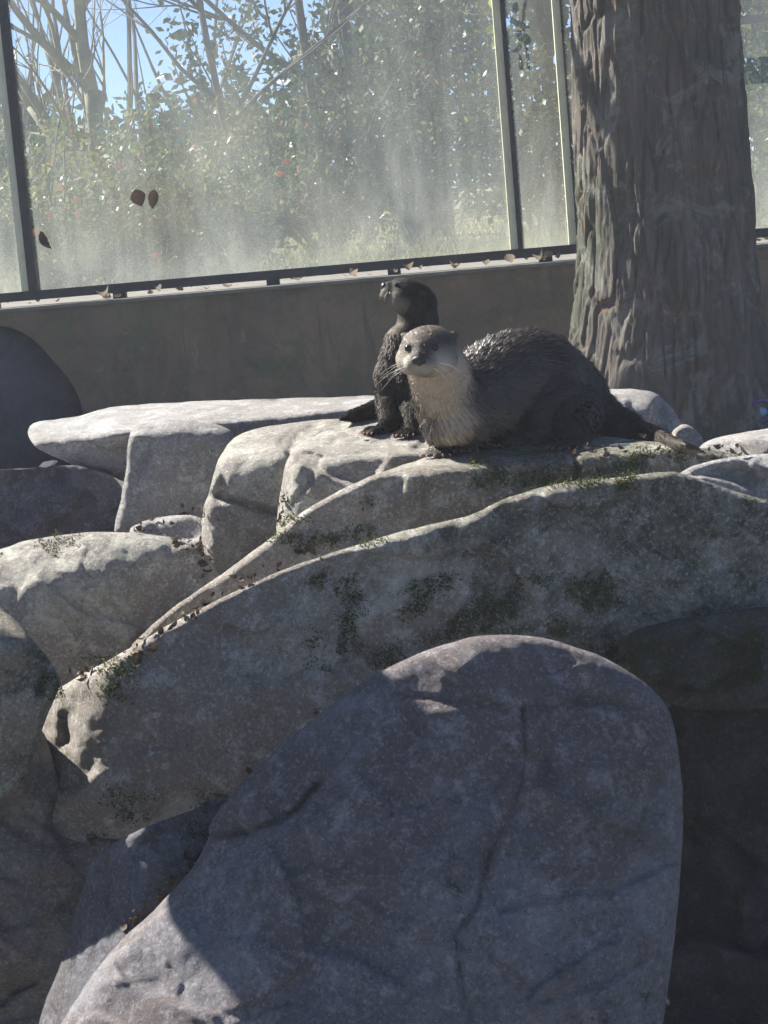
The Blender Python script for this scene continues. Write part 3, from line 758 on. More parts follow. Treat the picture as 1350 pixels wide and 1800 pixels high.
# far thicket: one mass of foliage closing the view below the sky
rnd = np.random.default_rng(5)
def far_top(x):
    return ZL + 1.15 + .45 * np.sin(x * .55 + 1.0) + .30 * np.sin(x * 1.7 + .3) + .2 * np.sin(x * 3.9) + np.where(x > -.6, 1.0, 0.0) * np.clip((x + .6) * .7, 0, 2.0) - .8 * np.exp(-((x - 2.15) / .5) ** 2)
def samp(n):
    x = rnd.uniform(-12, 12, n); y = rnd.uniform(15.5, 18.5, n)
    t = rnd.uniform(0, 1, n) ** .8
    z0 = np.array([ground_z(0, q) for q in y])
    z = z0 + t * (far_top(x) + rnd.normal(size=n) * .22 - z0)
    return np.stack([x, y, z], 1)
v, f = leaf_cloud(60000, samp, .07, rnd)
tag(mesh_obj('far_thicket', v, f, DLEAF, None, False, (0, 17, ZL)), 'dark green thicket far behind the glass', 'thicket', kind='stuff')
mb = MB(); r2 = random.Random(8)
for k in range(260):
    x = r2.uniform(-10, 10); y = r2.uniform(14, 18)
    pts, rr, _ = limb((x, y, ground_z(x, y)), (r2.uniform(-.35, .35), 0, 1), r2.uniform(1.0, 3.6), r2.uniform(.008, .03), .004, 6, .12, k)
    mb.tube(pts, rr, 4)
tag(mb.build('thicket_twigs', TWIG, None, False, (0, 16, ZL)), 'tangle of bare twigs in front of the far thicket', 'twigs', kind='stuff')
# dry grass on the bank right behind the barrier
n = 16000
gx = rnd.uniform(-3.6, 4, n); gy = 8.35 + 5.5 * rnd.uniform(0, 1, n) ** 1.6
gz = np.array([ground_z(0, q) for q in gy]) - .01
hh = rnd.uniform(.04, .17, n); ln = rnd.normal(size=(n, 2)) * .5
gvv = np.zeros((n * 3, 3)); base = np.stack([gx, gy, gz], 1)
ang = rnd.uniform(0, math.pi, n); wv = np.stack([np.cos(ang), np.sin(ang), np.zeros(n)], 1) * .004
gvv[0::3] = base - wv; gvv[1::3] = base + wv; gvv[2::3] = base + np.stack([ln[:, 0] * hh, ln[:, 1] * hh, hh], 1)
tag(mesh_obj('dry_grass', gvv, np.arange(n * 3).reshape(n, 3), YLEAF, None, False, (0, 8, ZL)), 'dry straw grass on the bank behind the glass', 'grass', kind='stuff')
# ------------------------------------------------------------------ otters
_US = {}
def unit_ball(seg):
    if seg not in _US:
        b = bmesh.new(); bmesh.ops.create_uvsphere(b, u_segments=seg, v_segments=seg // 2 + 2, radius=1.0)
        b.verts.index_update()
        _US[seg] = (np.array([v.co[:] for v in b.verts]), [tuple(v.index for v in f.verts) for f in b.faces]); b.free()
    return _US[seg]

def ellipsoid(bm, c, r, frame=None, seg=20):
    v, f = unit_ball(seg)
    R = np.array(frame.to_3x3()) if frame is not None else np.eye(3)
    bm.add((v * np.array(r)[None]) @ R.T + np.array(c)[None], f)

def chain(bm, pts, rad, seg=18, step=.35, squash=None):
    """overlapping balls along a smooth path"""
    pts = [Vector(p) for p in pts]; n = len(pts)
    def cr(a, b, c, d, t): return .5 * ((2 * b) + (c - a) * t + (2 * a - 5 * b + 4 * c - d) * t * t + (3 * b - a - 3 * c + d) * t ** 3)
    out = []
    for i in range(n - 1):
        a, b, c, d = pts[max(i - 1, 0)], pts[i], pts[i + 1], pts[min(i + 2, n - 1)]
        L = (c - b).length; k = max(2, int(L / (step * min(rad[i], rad[i + 1]) + 1e-4)))
        for q in range(k):
            t = q / k; s = t * t * (3 - 2 * t)
            out.append((cr(a, b, c, d, t), rad[i] + (rad[i + 1] - rad[i]) * s))
    out.append((pts[-1], rad[-1]))
    for p, r in out: ellipsoid(bm, p, (r, r, r), None, seg)
    return out

def remeshed(bm, voxel, smooth_it):
    me = bpy.data.meshes.new('tmp'); me.from_pydata([tuple(map(float, q)) for q in bm.v], [], bm.f)
    o = bpy.data.objects.new('tmp', me); COL.objects.link(o)
    md = o.modifiers.new('r', 'REMESH'); md.mode = 'VOXEL'; md.voxel_size = voxel
    ms = o.modifiers.new('s', 'SMOOTH'); ms.factor = .5; ms.iterations = smooth_it
    dg = bpy.context.evaluated_depsgraph_get(); dg.update()
    m2 = bpy.data.meshes.new_from_object(o.evaluated_get(dg))
    bpy.data.objects.remove(o); bpy.data.meshes.remove(me)
    return m2

def pelt_mat(name, rough=.55, spec=.5):
    m = NT(name)
    at = m.n('ShaderNodeAttribute'); at.attribute_name = 'pelt'
    n = m.noise(160, 4, .7); n2 = m.noise(28, 4, .65)
    c = m.mix(m.ramp(n, [(.3, 0.0), (.75, .55)]), at.outputs['Color'], m.mix(.5, at.outputs['Color'], (.02, .015, .012)))
    c = m.mix(m.ramp(n2, [(.4, 0.0), (.7, .3)]), c, m.mix(.35, at.outputs['Color'], (.30, .26, .21)))
    m.set(Base_Color=c, Roughness=rough, Specular_IOR_Level=spec, Normal=m.bump(n, .5, .003))
    return m.m
PELT = pelt_mat('otter_skin', .65, .2)
FURM = pelt_mat('otter_fur', .34, .55)
NOSE = flat_mat('otter_nose', (.012, .012, .014), (.02, .02, .022), 60, .35, .3)
EYE = flat_mat('otter_eye', (.006, .005, .005), (.01, .008, .007), 10, .08)
CLAW = flat_mat('otter_claw', (.42, .22, .20), (.30, .17, .15), 40, .5)
WHISK = flat_mat('whisker', (.75, .72, .65), (.6, .58, .52), 10, .4)

def finish_otter(root, me, spine, colour, nfur, flen, seed, hcen, hfwd, clump=.009, sleek=1.0, fmat=None):
    """pelt colours on the body, then a coat of short clumped hair lying tailward"""
    nv = len(me.vertices)
    co = np.zeros(nv * 3); me.vertices.foreach_get('co', co); co = co.reshape(-1, 3)
    no = np.zeros(nv * 3); me.vertices.foreach_get('normal', no); no = no.reshape(-1, 3)
    col = colour(co, no)
    def put(mesh, c):
        a = mesh.color_attributes.new('pelt', 'FLOAT_COLOR', 'POINT')
        a.data.foreach_set('color', np.concatenate([c, np.ones((len(c), 1))], 1).astype(np.float32).ravel())
    org = np.array(root.location)
    polys = np.array([list(p.vertices)[:4] if len(p.vertices) >= 4 else list(p.vertices) + [p.vertices[0]] for p in me.polygons])
    me.materials.clear(); me.materials.append(PELT)
    me.polygons.foreach_set('use_smooth', [True] * len(me.polygons))
    put(me, col)
    me.vertices.foreach_set('co', (co - org).ravel())
    me.update()
    body = bpy.data.objects.new('body', me); COL.objects.link(body); body.parent = root
    # hair
    rnd = np.random.default_rng(seed)
    A, B, C_ = co[polys[:, 0]], co[polys[:, 1]], co[polys[:, 2]]
    area = np.linalg.norm(np.cross(B - A, C_ - A), axis=1); pr = area / area.sum()
    pi = rnd.choice(len(polys), nfur, p=pr)
    s, t = rnd.uniform(0, 1, (2, nfur))
    q4 = co[polys[pi]]
    p = (q4[:, 0] * ((1 - s) * (1 - t))[:, None] + q4[:, 1] * (s * (1 - t))[:, None] + q4[:, 2] * (s * t)[:, None] + q4[:, 3] * ((1 - s) * t)[:, None])
    n = no[polys[pi]].mean(1); n /= np.linalg.norm(n, axis=1)[:, None] + 1e-9
    sp = np.array([list(a) for a in spine])
    tg = np.gradient(sp, axis=0); tg /= np.linalg.norm(tg, axis=1)[:, None]
    k = np.argmin(((p[:, None] - sp[None]) ** 2).sum(2), 1)
    g = tg[k] + np.array([.25, .12, -.4])
    hd = np.linalg.norm(p - np.array(hcen), axis=1); wh = np.clip((.10 - hd) / .03, 0, 1)[:, None]
    g = g * (1 - wh) + (-np.array(hfwd))[None] * wh * 1.2
    g = g - (g * n).sum(1)[:, None] * n; g /= np.linalg.norm(g, axis=1)[:, None] + 1e-9
    L = flen(p) * rnd.uniform(.6, 1.25, nfur)
    jit = rnd.normal(size=(nfur, 3)) * .12
    cell = np.floor(p / clump).astype(int)
    key = (cell[:, 0] * 73856093) ^ (cell[:, 1] * 19349663) ^ (cell[:, 2] * 83492791)
    uq, inv = np.unique(key, return_inverse=True)
    lift = rnd.uniform(.05, .36, len(uq))[inv] * sleek * np.where(hd < .09, .35, 1.0)
    tip = p + L[:, None] * (g + n * lift[:, None] + jit)
    ct = np.zeros((len(uq), 3)); cn = np.bincount(inv, minlength=len(uq)).astype(float)
    for a in range(3): ct[:, a] = np.bincount(inv, tip[:, a], len(uq)) / cn
    tip = tip * .5 + ct[inv] * .5
    mid = p + (tip - p) * .5 + n * (L * .10)[:, None]
    side = np.cross(g, n); side += rnd.normal(size=side.shape) * .3; side /= np.linalg.norm(side, axis=1)[:, None]
    w_ = (np.minimum(.0011, L * .12))[:, None]
    base = p - n * .001
    V = np.zeros((nfur, 5, 3)); V[:, 0] = base - side * w_; V[:, 1] = base + side * w_; V[:, 2] = mid - side * w_ * .7; V[:, 3] = mid + side * w_ * .7; V[:, 4] = tip
    o5 = np.arange(nfur)[:, None] * 5
    F = np.concatenate([o5 + [0, 1, 3], o5 + [0, 3, 2], o5 + [2, 3, 4]])
    hc_ = colour(p, n) * rnd.uniform(.75, 1.25, (nfur, 1))
    fur = mesh_obj('fur', V.reshape(-1, 3), F, fmat or FURM, root, True)
    put(fur.data, np.clip(np.repeat(hc_, 5, 0), 0, 1))
    fur['kind'] = 'stuff'
    return body

def whiskers(root, origin_pts, dirs, L, seed):
    rnd = random.Random(seed); mb = MB()
    for o_, d_ in zip(origin_pts, dirs):
        for k in range(6):
            d = (Vector(d_) + Vector((rnd.uniform(-.35, .35), rnd.uniform(-.35, .35), rnd.uniform(-.45, .25)))).normalized()
            p = Vector(o_) + Vector((rnd.uniform(-.006, .006),) * 3)
            l = L * rnd.uniform(.6, 1.1)
            mb.tube([p, p + d * l * .5, p + d * l + Vector((0, 0, -.2 * l))], [.00045, .00035, .00015], 3)
    o = mb.build('whiskers', WHISK, root); o['kind'] = 'stuff'
    return o

def blob(p, c, r):
    q = (p - np.array(c)) / np.array(r)
    return np.exp(-np.maximum(0, (q ** 2).sum(1)) * 1.2)

def head_frame(fwd, up=Vector((0, 0, 1))):
    f_ = Vector(fwd).normalized(); r_ = f_.cross(up).normalized(); u_ = r_.cross(f_)
    return Matrix((r_, f_, u_)).transposed()          # columns: right, forward, up

def head_parts(bm, hc, F, k=1.0, jaw=0.0):
    def E(c, r): ellipsoid(bm, hc + F @ (Vector(c) * (.001 * k)), Vector(r) * (.001 * k), F)
    E((0, 0, 2), (49, 58, 40)); E((0, -30, -4), (47, 42, 42))
    for s in (-1, 1):
        E((s * 26, 14, -13), (29, 36, 28)); E((s * 14, 50, -15), (17, 21, 15)); E((s * 20, 34, 13), (13, 17, 10))
        E((s * 45, -14, 22), (8, 5, 10))
    E((0, 42, -3), (21, 32, 19)); E((0, 44, -28 - jaw), (17, 26, 9)); E((0, 24, 14), (25, 34, 17))
    E((0, 12, -26), (33, 34, 20))

def head_small(root, hc, F, k=1.0):
    def at(c): return hc + F @ (Vector(c) * (.001 * k))
    bm = MB(); 
    for c, r in (((0, 70, -5), (13, 6, 8)), ((-7, 68, -7), (6, 6, 6)), ((7, 68, -7), (6, 6, 6)), ((0, 70, -11), (4, 4, 5))):
        ellipsoid(bm, at(c), Vector(r) * (.001 * k), F)
    me = remeshed(bm, .0016, 4); me.materials.append(NOSE)
    me.polygons.foreach_set('use_smooth', [True] * len(me.polygons))
    me.transform(Matrix.Translation(-Vector(root.location)))
    o = bpy.data.objects.new('nose', me); COL.objects.link(o); o.parent = root
    for s in (-1, 1):
        bm = MB(); ellipsoid(bm, at((s * 23, 47, 12)), Vector((6.2, 5, 6)) * (.001 * k), F, 14)
        me = bpy.data.meshes.new('eye'); me.from_pydata([tuple(map(float, q)) for q in bm.v], [], bm.f); me.materials.append(EYE)
        me.polygons.foreach_set('use_smooth', [True] * len(me.polygons))
        me.transform(Matrix.Translation(-Vector(root.location)))
        o = bpy.data.objects.new('eye', me); COL.objects.link(o); o.parent = root
    whiskers(root, [at((-24, 56, -16)), at((24, 56, -16))], [F @ Vector((-1, .25, -.25)), F @ Vector((1, .25, -.25))], (.055 if k > 1 else .03) * k, 4)

def paw(bm, p, fwd, k=1.0, toes=5):
    """a flat webbed paw with toes; p is the ankle on the ground"""
    f_ = Vector(fwd); f_.z = 0; f_.normalize(); s_ = f_.cross(Vector((0, 0, 1)))
    F = Matrix((s_, f_, Vector((0, 0, 1)))).transposed()
    ellipsoid(bm, Vector(p) + f_ * .014 * k + Vector((0, 0, .009 * k)), Vector((.021, .026, .011)) * k, F)
    tips = []
    for i in range(toes):
        a = (i - (toes - 1) / 2)
        d = (f_ + s_ * a * .26).normalized()
        b = Vector(p) + d * .026 * k + Vector((0, 0, .008 * k))
        chain(bm, [b, b + d * .012 * k + Vector((0, 0, .004 * k)), b + d * .026 * k - Vector((0, 0, .003 * k))], [.0075 * k, .007 * k, .0055 * k], 10)
        tips.append((b + d * .029 * k - Vector((0, 0, .002 * k)), d))
    return tips

def claws(root, tips, k=1.0):
    for p, d in tips:
        mb = MB(); mb.tube([p, p + d * .006 * k + Vector((0, 0, .001)), p + d * .011 * k - Vector((0, 0, .004 * k))], [.0024 * k, .0018 * k, .0004], 6)
        mb.build('claw', CLAW, root, True)

BACK = np.array((.025, .0175, .013)); BELLY = np.array((.43, .345, .255)); PALEF = np.array((.43, .375, .31)); DK = np.array((.028, .022, .02)); RED = np.array((.12, .06, .035))
def surf(u, v):
    """what the camera's ray at photo position u, v meets first"""
    dg = bpy.context.evaluated_depsgraph_get()
    d = (P(u, v, 3.0) - CAM).normalized()
    h = SC.ray_cast(dg, CAM, d)
    return h[1]

# --- the standing otter, chest to the camera, hips behind, tail trailing right
gA = surf(795, 797)
rA = empty('otter', gA); tag(rA, 'otter standing on all fours facing the camera with tan throat and humped back', 'otter')
bm = MB()
hcA = P(753, 615, 3.735); FA = head_frame((-.27, -.95, -.10), Vector((.05, 0, 1)))
head_parts(bm, hcA, FA, 1.04)
D0 = gA.y
spA = chain(bm, [P(762,628,3.775), P(774,662,3.82), P(786,698,3.85), P(812,708,3.90), P(848,694,3.97), P(890,676,4.05), P(936,672,4.10), P(986,694,4.14), P(1030,722,4.14), P(1082,748,4.11), P(1140,766,4.05), surf(1192,794) + Vector((0, 0, .013)), surf(1242,804) + Vector((0, -.004, .008))],
            [.048, .058, .061, .069, .081, .095, .102, .083, .055, .036, .024, .012, .0035], 20)
chain(bm, [P(800,715,3.85), P(796,735,3.84)], [.056, .046])
def leg(bm, pts, rad): chain(bm, pts, rad, 14)
fpL = surf(781, 799); fpR = surf(826, 790)
leg(bm, [P(778,735,3.84), P(776,765,fpL.y + .02), fpL + Vector((.002, .012, .014))], [.040, .026, .016])
leg(bm, [P(824,735,3.88), P(828,765,fpR.y + .02), fpR + Vector((0, .012, .014))], [.042, .028, .017])
tipsA = paw(bm, fpL, (-.35, -1, 0), 1.0) + paw(bm, fpR, (-.3, -1, 0), 1.0)
hpL = surf(905, 783); hpR = surf(1012, 786)
leg(bm, [P(960,715,4.03), P(940,745,3.98), P(930,768,hpL.y + .05), hpL + Vector((.02, .02, .016))], [.072, .050, .028, .018])
leg(bm, [P(1000,725,4.06), P(1010,760,hpR.y + .03), hpR + Vector((.01, .02, .016))], [.062, .036, .019])
tipsA += paw(bm, hpL + Vector((.012, .012, 0)), (-1, -.35, 0), 1.1) + paw(bm, hpR, (-.6, -1, 0), 1.1)
chain(bm, [P(850,728,3.97), P(900,728,4.03), P(955,732,4.06)], [.048, .045, .05])
meA = remeshed(bm, .0042, 9)
def colA(p, n):
    c = np.repeat(BACK[None], len(p), 0)
    def lay(wt, col): 
        nonlocal c
        wt = np.clip(wt, 0, 1)[:, None]; c = c * (1 - wt) + col[None] * wt
    belly = np.clip((-n[:, 2] - .05) * 1.6, 0, 1) * np.clip((4.2 - p[:, 1]) * 6, 0, 1)
    lay(belly * .8, BELLY * .5)
    th = np.maximum(blob(p, P(768, 690, 3.765), (.062, .06, .085)), blob(p, P(800, 745, 3.80), (.040, .05, .05)))
    th = np.maximum(th, blob(p, P(790, 660, 3.77), (.062, .06, .06)))
    lay(np.clip(th * 1.9 - .28, 0, 1), BELLY)
    lay(np.clip(blob(p, P(815, 750, 3.83), (.022, .04, .04)) * 1.2 - .2, 0, 1) * .6, RED * 1.6)
    l = (p - np.array(hcA)) @ np.array(FA)            # head space, metres
    ck = np.exp(-(((np.abs(l[:, 0]) - .030) / .026) ** 2 + ((l[:, 1] - .025) / .048) ** 2 + ((l[:, 2] + .018) / .026) ** 2))
    lay(np.clip(ck * 1.8 - .2, 0, 1), PALEF)
    mz = np.exp(-((l[:, 0] / .024) ** 2 + ((l[:, 1] - .062) / .024) ** 2 + ((l[:, 2] + .020) / .013) ** 2))
    lay(np.clip(mz * 1.5 - .2, 0, 1), PALEF * .9)
    br = np.exp(-((l[:, 0] / .024) ** 2 + ((l[:, 1] - .055) / .034) ** 2 + ((l[:, 2] - .012) / .017) ** 2))
    lay(np.clip(br * 1.5 - .45, 0, 1) * .85, DK)
    tp = np.clip((l[:, 2] - .004) / .034, 0, 1) * np.exp(-((l ** 2).sum(1) / .06 ** 2) ** 2)
    lay(tp * .65, np.array((.20, .155, .125)))
    return c
def flA(p):
    dh = np.linalg.norm(p - np.array(hcA), axis=1)
    d = np.where(dh < .08, .0042, np.where(dh < .13, .009, .020))
    return np.where(p[:, 2] < gA.z + .02, .004, d)
finish_otter(rA, meA, [s[0] for s in spA], colA, 74000, flA, 11, hcA, FA @ Vector((0, 1, 0)), .010, 1.2)
head_small(rA, hcA, FA, 1.04)
claws(rA, tipsA)

# --- the otter sitting upright behind it, head in profile
gB = surf(690, 765)
YBo = 4.30
rB = empty('otter', Vector((P(717, 765, YBo).x, YBo, P(717, 765, YBo).z))); tag(rB, 'dark otter sitting upright behind the other, nose raised in profile', 'otter')
bm = MB()
hcB = P(721, 522, YBo); FB = head_frame((-.88, -.14, .56), Vector((.05, -.1, 1)))
head_parts(bm, hcB, FB, .86, 2)
spB = chain(bm, [P(731, 530,YBo), P(735, 565,YBo + .005), P(729, 605,YBo + .01), P(723, 650,YBo + .02), P(723, 700,YBo + .04), P(729, 735,YBo + .06), P(715, 738,YBo + .10), P(697, 728,YBo + .10), P(671, 721,YBo + .06), P(632, 728,YBo + .0), P(600, 736,YBo - .04)],
            [.040, .044, .050, .058, .066, .066, .056, .034, .024, .015, .005], 20)
chain(bm, [P(707, 600,YBo - .01), P(701, 645,YBo - .02), P(701, 680,YBo - .01)], [.036, .044, .042])
fB1 = surf(676, 760); fB2 = surf(725, 764)
leg(bm, [P(691, 660,YBo - .03), P(683, 705,YBo - .04), P(685, 745,fB1.y + .02), fB1 + Vector((.004, .008, .014))], [.040, .028, .021, .016])
leg(bm, [P(722, 665,YBo - .05), P(729, 715,YBo - .07), P(731, 748,fB2.y + .02), fB2 + Vector((.0, .01, .014))], [.042, .032, .023, .016])
tipsB = paw(bm, fB1, (-1, -.6, 0), .8) + paw(bm, fB2, (-.5, -1, 0), .8)
leg(bm, [P(747, 720,YBo + .0), P(742, 750,YBo - .06)], [.055, .035])
meB = remeshed(bm, .0042, 9)
def colB(p, n):
    c = np.repeat((BACK * .5)[None], len(p), 0)
    def lay(wt, col):
        nonlocal c
        wt = np.clip(wt, 0, 1)[:, None]; c = c * (1 - wt) + col[None] * wt
    l = (p - np.array(hcB)) @ np.array(FB)
    ck = np.exp(-(((l[:, 1] - .030) / .040) ** 2 + ((l[:, 2] + .022) / .018) ** 2))
    lay(np.clip(ck * 1.5 - .2, 0, 1) * (np.linalg.norm(l, axis=1) < .075) * (l[:, 1] > 0), PALEF * .35)
    th = np.maximum(blob(p, P(688, 585, YBo - .02), (.035, .05, .06)), blob(p, P(664, 640, YBo - .02), (.03, .05, .07)))
    lay(np.clip(th * 1.6 - .35, 0, 1) * .6, BELLY * .35)
    return c
def flB(p):
    dh = np.linalg.norm(p - np.array(hcB), axis=1)
    return np.where(dh < .085, .0035, .011)
finish_otter(rB, meB, [s[0] for s in spB], colB, 52000, flB, 12, hcB, FB @ Vector((0, 1, 0)), .007, .7, pelt_mat('otter_dark_fur', .5, .12))
head_small(rB, hcB, FB, .86)
claws(rB, tipsB, .8)

# ------------------------------------------------------------------ tree shape added out of view at the left to shade the boulder
lA = surf(470, 1400) + SUN * 1.55
lB = surf(640, 1545) + SUN * 1.5
dl = (lA - lB).normalized()
caster = empty('shadow_tree', Vector((-2.3, 3.15, .05)))
tag(caster, 'tree shape added unseen outside the left border to shade the big boulder', 'tree')
top = caster.location + Vector((.1, .0, 3.3))
mb = MB(); mb.tube([caster.location, caster.location + Vector((.05, -.02, .9)), top, top + Vector((-.1, .05, 1.0)), top + Vector((-.2, .1, 2.2))], [.24, .21, .19, .16, .12], 16); mb.build('trunk', BARK, caster, True)
mb = MB(); mb.tube([top, top.lerp(lA, .35) + Vector((0, 0, .1)), top.lerp(lA, .7) + Vector((0, 0, .08)), lA + dl * .02], [.06, .045, .03, .03], 10); mb.build('shadow_limb', BARK, caster, True)
mb = MB(); mb.tube([lA + dl * .03, lA - dl * .01, lA - dl * .06, lA - dl * .13, lB, lB - dl * .12, lB - dl * .22], [.05, .13, .205, .23, .225, .15, .04], 18); tag(mb.build('blocker', BARK, caster, True), 'unseen bulge added to cast the shadow edge on the boulder')

# ------------------------------------------------------------------ small things
def leaf_mesh(L, Wd, curl, rnd, n=7):
    v, f = [], []
    for i in range(n + 1):
        t = i / n; wd = Wd * (math.sin(math.pi * min(1, t * 1.02)) ** .7) * .5 * (1 + .12 * mnoise.noise(Vector((t * 5, L * 90, Wd * 70)))) * (1.25 - .5 * t)
        z = curl * L * (t - .5) ** 2 * 2
        for k, sx in enumerate((-1, 0, 1)):
            v.append(((t - .5) * L, sx * wd, z + abs(sx) * curl * wd * .8))
    for i in range(n):
        for k in range(2):
            a = i * 3 + k; f.append((a, a + 1, a + 4, a + 3))
    return np.array(v), f
def put_leaf(name, label, p, L, Wd, curl, rot, mat, cat='leaf'):
    rnd = random.Random(1); v, f = leaf_mesh(L, Wd, curl, rnd)
    R = np.array(rot.to_matrix())
    o = mesh_obj(name, v @ R.T + np.array(p), f, mat, None, True, p)
    sm = o.modifiers.new('t', 'SOLIDIFY'); sm.thickness = .0012
    return tag(o, label, cat)
from mathutils import Euler
DRY = leaf_mat('dry_leaf', (.11, .075, .05), (.07, .05, .035), .25, .7)
BRN = leaf_mat('brown_leaf', (.20, .165, .135), (.26, .20, .155), .65, .7)
put_leaf('leaf', 'dark heart-shaped leaf stuck on the dusty glass above the slab, left of its twin', P(243, 348, YF - .02), .062, .05, .15, Euler((1.5, 1.3, .1)), BRN)
put_leaf('leaf', 'dark narrow leaf stuck on the dusty glass, right of its twin', P(269, 350, YF - .02), .066, .036, .2, Euler((1.5, 1.75, .1)), BRN)
put_leaf('leaf', 'small curled dry leaf caught beside the left mullion', P(75, 425, YF - .03), .07, .03, 1.2, Euler((1.3, 1.1, .2)), BRN)
RL = leaf_mat('bright_red_leaf', (.45, .09, .06), (.40, .10, .05), .5)
OL = leaf_mat('orange_leaf', (.55, .20, .07), (.50, .24, .08), .5)
for (u, v, m_, lab) in [(88, 376, RL, 'round red leaf behind the glass next to the left mullion'), (136, 352, OL, 'orange leaf behind the glass, upper of two'), (137, 378, OL, 'orange leaf behind the glass, lower of two'),
                    (62, 410, OL, 'narrow orange leaf behind the glass edge at the left mullion'), (273, 450, RL, 'dull red leaf low behind the glass'), (492, 306, OL, 'orange red leaf cluster high behind the glass'), (505, 285, RL, 'small red leaf above the orange cluster')]:
    put_leaf('autumn_leaf', lab, P(u, v, YF + 1.0), .036, .026, .3, Euler((1.4 + .2 * math.sin(u), .4 * math.sin(v), .3)), m_)
# vine hanging by the second mullion
vine = empty('vine', P(872, -120, YF + .06)); tag(vine, 'thin vine with yellow green leaves beside the second mullion', 'vine')
mb = MB(); mb.tube([P(872 + 5 * math.sin(k), v_, YF + .06) for k, v_ in enumerate(range(-120, 100, 25))], .003, 5); mb.build('stem', TWIG, vine)
VLEAF = leaf_mat('vine_leaf', (.22, .30, .05), (.30, .33, .08), .6)
for k, (u, v_) in enumerate([(866, 8), (876, 34), (866, 52), (872, 74), (864, -20), (878, -45), (868, -80)]):
    vv, ff = leaf_mesh(.05, .034, .3, None); R = np.array(Euler((1.3 + .3 * math.sin(k * 2.1), 1.2 * math.sin(k * 1.7), .6 * math.cos(k))).to_matrix())
    mesh_obj('leaf', vv @ R.T + np.array(P(u, v_, YF + .055)), ff, VLEAF, vine)
# leaf litter along the ledge under the rail
rnd = np.random.default_rng(77); V_, F_ = [], []
for k in range(80):
    x = rnd.uniform(-1.8, 2.0); y = YW + rnd.choice([rnd.uniform(.0, .12), rnd.uniform(.05, .5)])
    L = rnd.uniform(.018, .05); vv, ff = leaf_mesh(L, L * rnd.uniform(.4, .8), rnd.uniform(.2, 1.6), None, 4)
    R = np.array(Euler((rnd.uniform(-.5, .5), rnd.uniform(-.4, .4), rnd.uniform(0, 6.3))).to_matrix())
    b = len(V_); V_ += list(vv @ R.T + np.array((x, y, ZL + .018 + rnd.uniform(0, .008)))); F_ += [tuple(i + b for i in q) for q in ff]
tag(mesh_obj('leaf_litter', V_, F_, BRN, None, True, (0, YW, ZL)), 'dry leaf crumbs scattered on the ledge under the rail', 'leaf litter', kind='stuff')
# chip, sliver, twig
def shard(name, label, cat, pts, d, th, mat):
    a = [P(u, v, d) for u, v in pts]; b = [P(u, v, d) + Vector((.004, th, -.003)) for u, v in pts]; n = len(a)
    mb = MB(); mb.add(a + b, [tuple(range(n)), tuple(range(2 * n - 1, n - 1, -1))] + [(k, n + k, n + (k + 1) % n, (k + 1) % n) for k in range(n)])
    c = sum(a, Vector()) / n
    return tag(mb.build(name, mat, None, False, c), label, cat)
WHITE = flat_mat('bleached_stone', (.75, .74, .70), (.6, .58, .54), 30, .7, .3)
q = surf(84, 822)
shard('stone_chip', 'small white stone chip on the shaded rock under the slab', 'stone', [(68,820),(76,812),(92,809),(95,812),(88,819),(80,822)], q.y - .005, .03, WHITE)
q = surf(1075, 784)
shard('wood_sliver', 'thin pale sliver of wood on the rock under the standing otter', 'wood', [(1070,782),(1084,779),(1104,779),(1104,783),(1085,784)], q.y - .012, .01, WHITE)
q = surf(1335, 752)
ring = empty('ring_toy', q); tag(ring, 'small purple and blue ring lying at the right edge on the ledge rock', 'toy')
PUR = flat_mat('purple_plastic', (.16, .08, .26), (.10, .07, .20), 30, .2); BLP = flat_mat('blue_plastic', (.25, .42, .62), (.18, .32, .55), 20, .2)
c = P(1338, 722, q.y + .01); rr_ = 19 / FPX * q.y
mb = MB(); mb.tube([c + Vector((math.cos(a) * rr_, .006 * math.sin(2 * a), math.sin(a) * rr_)) for a in np.linspace(0, 2 * math.pi, 33)], .0065, 8); mb.build('hoop', PUR, ring, True)
mb = MB(); ellipsoid(mb, c + Vector((0, .004, -.005)), (rr_ * .62, .008, rr_ * .5), None, 16); mb.build('hub', BLP, ring, True)
mb = MB(); mb.tube([c + Vector((-.006, 0, -rr_)), P(1330, 748, q.y + .005), q + Vector((-.004, .003, -.004))], [.006, .005, .007], 8); mb.build('stand', PUR, ring, True)

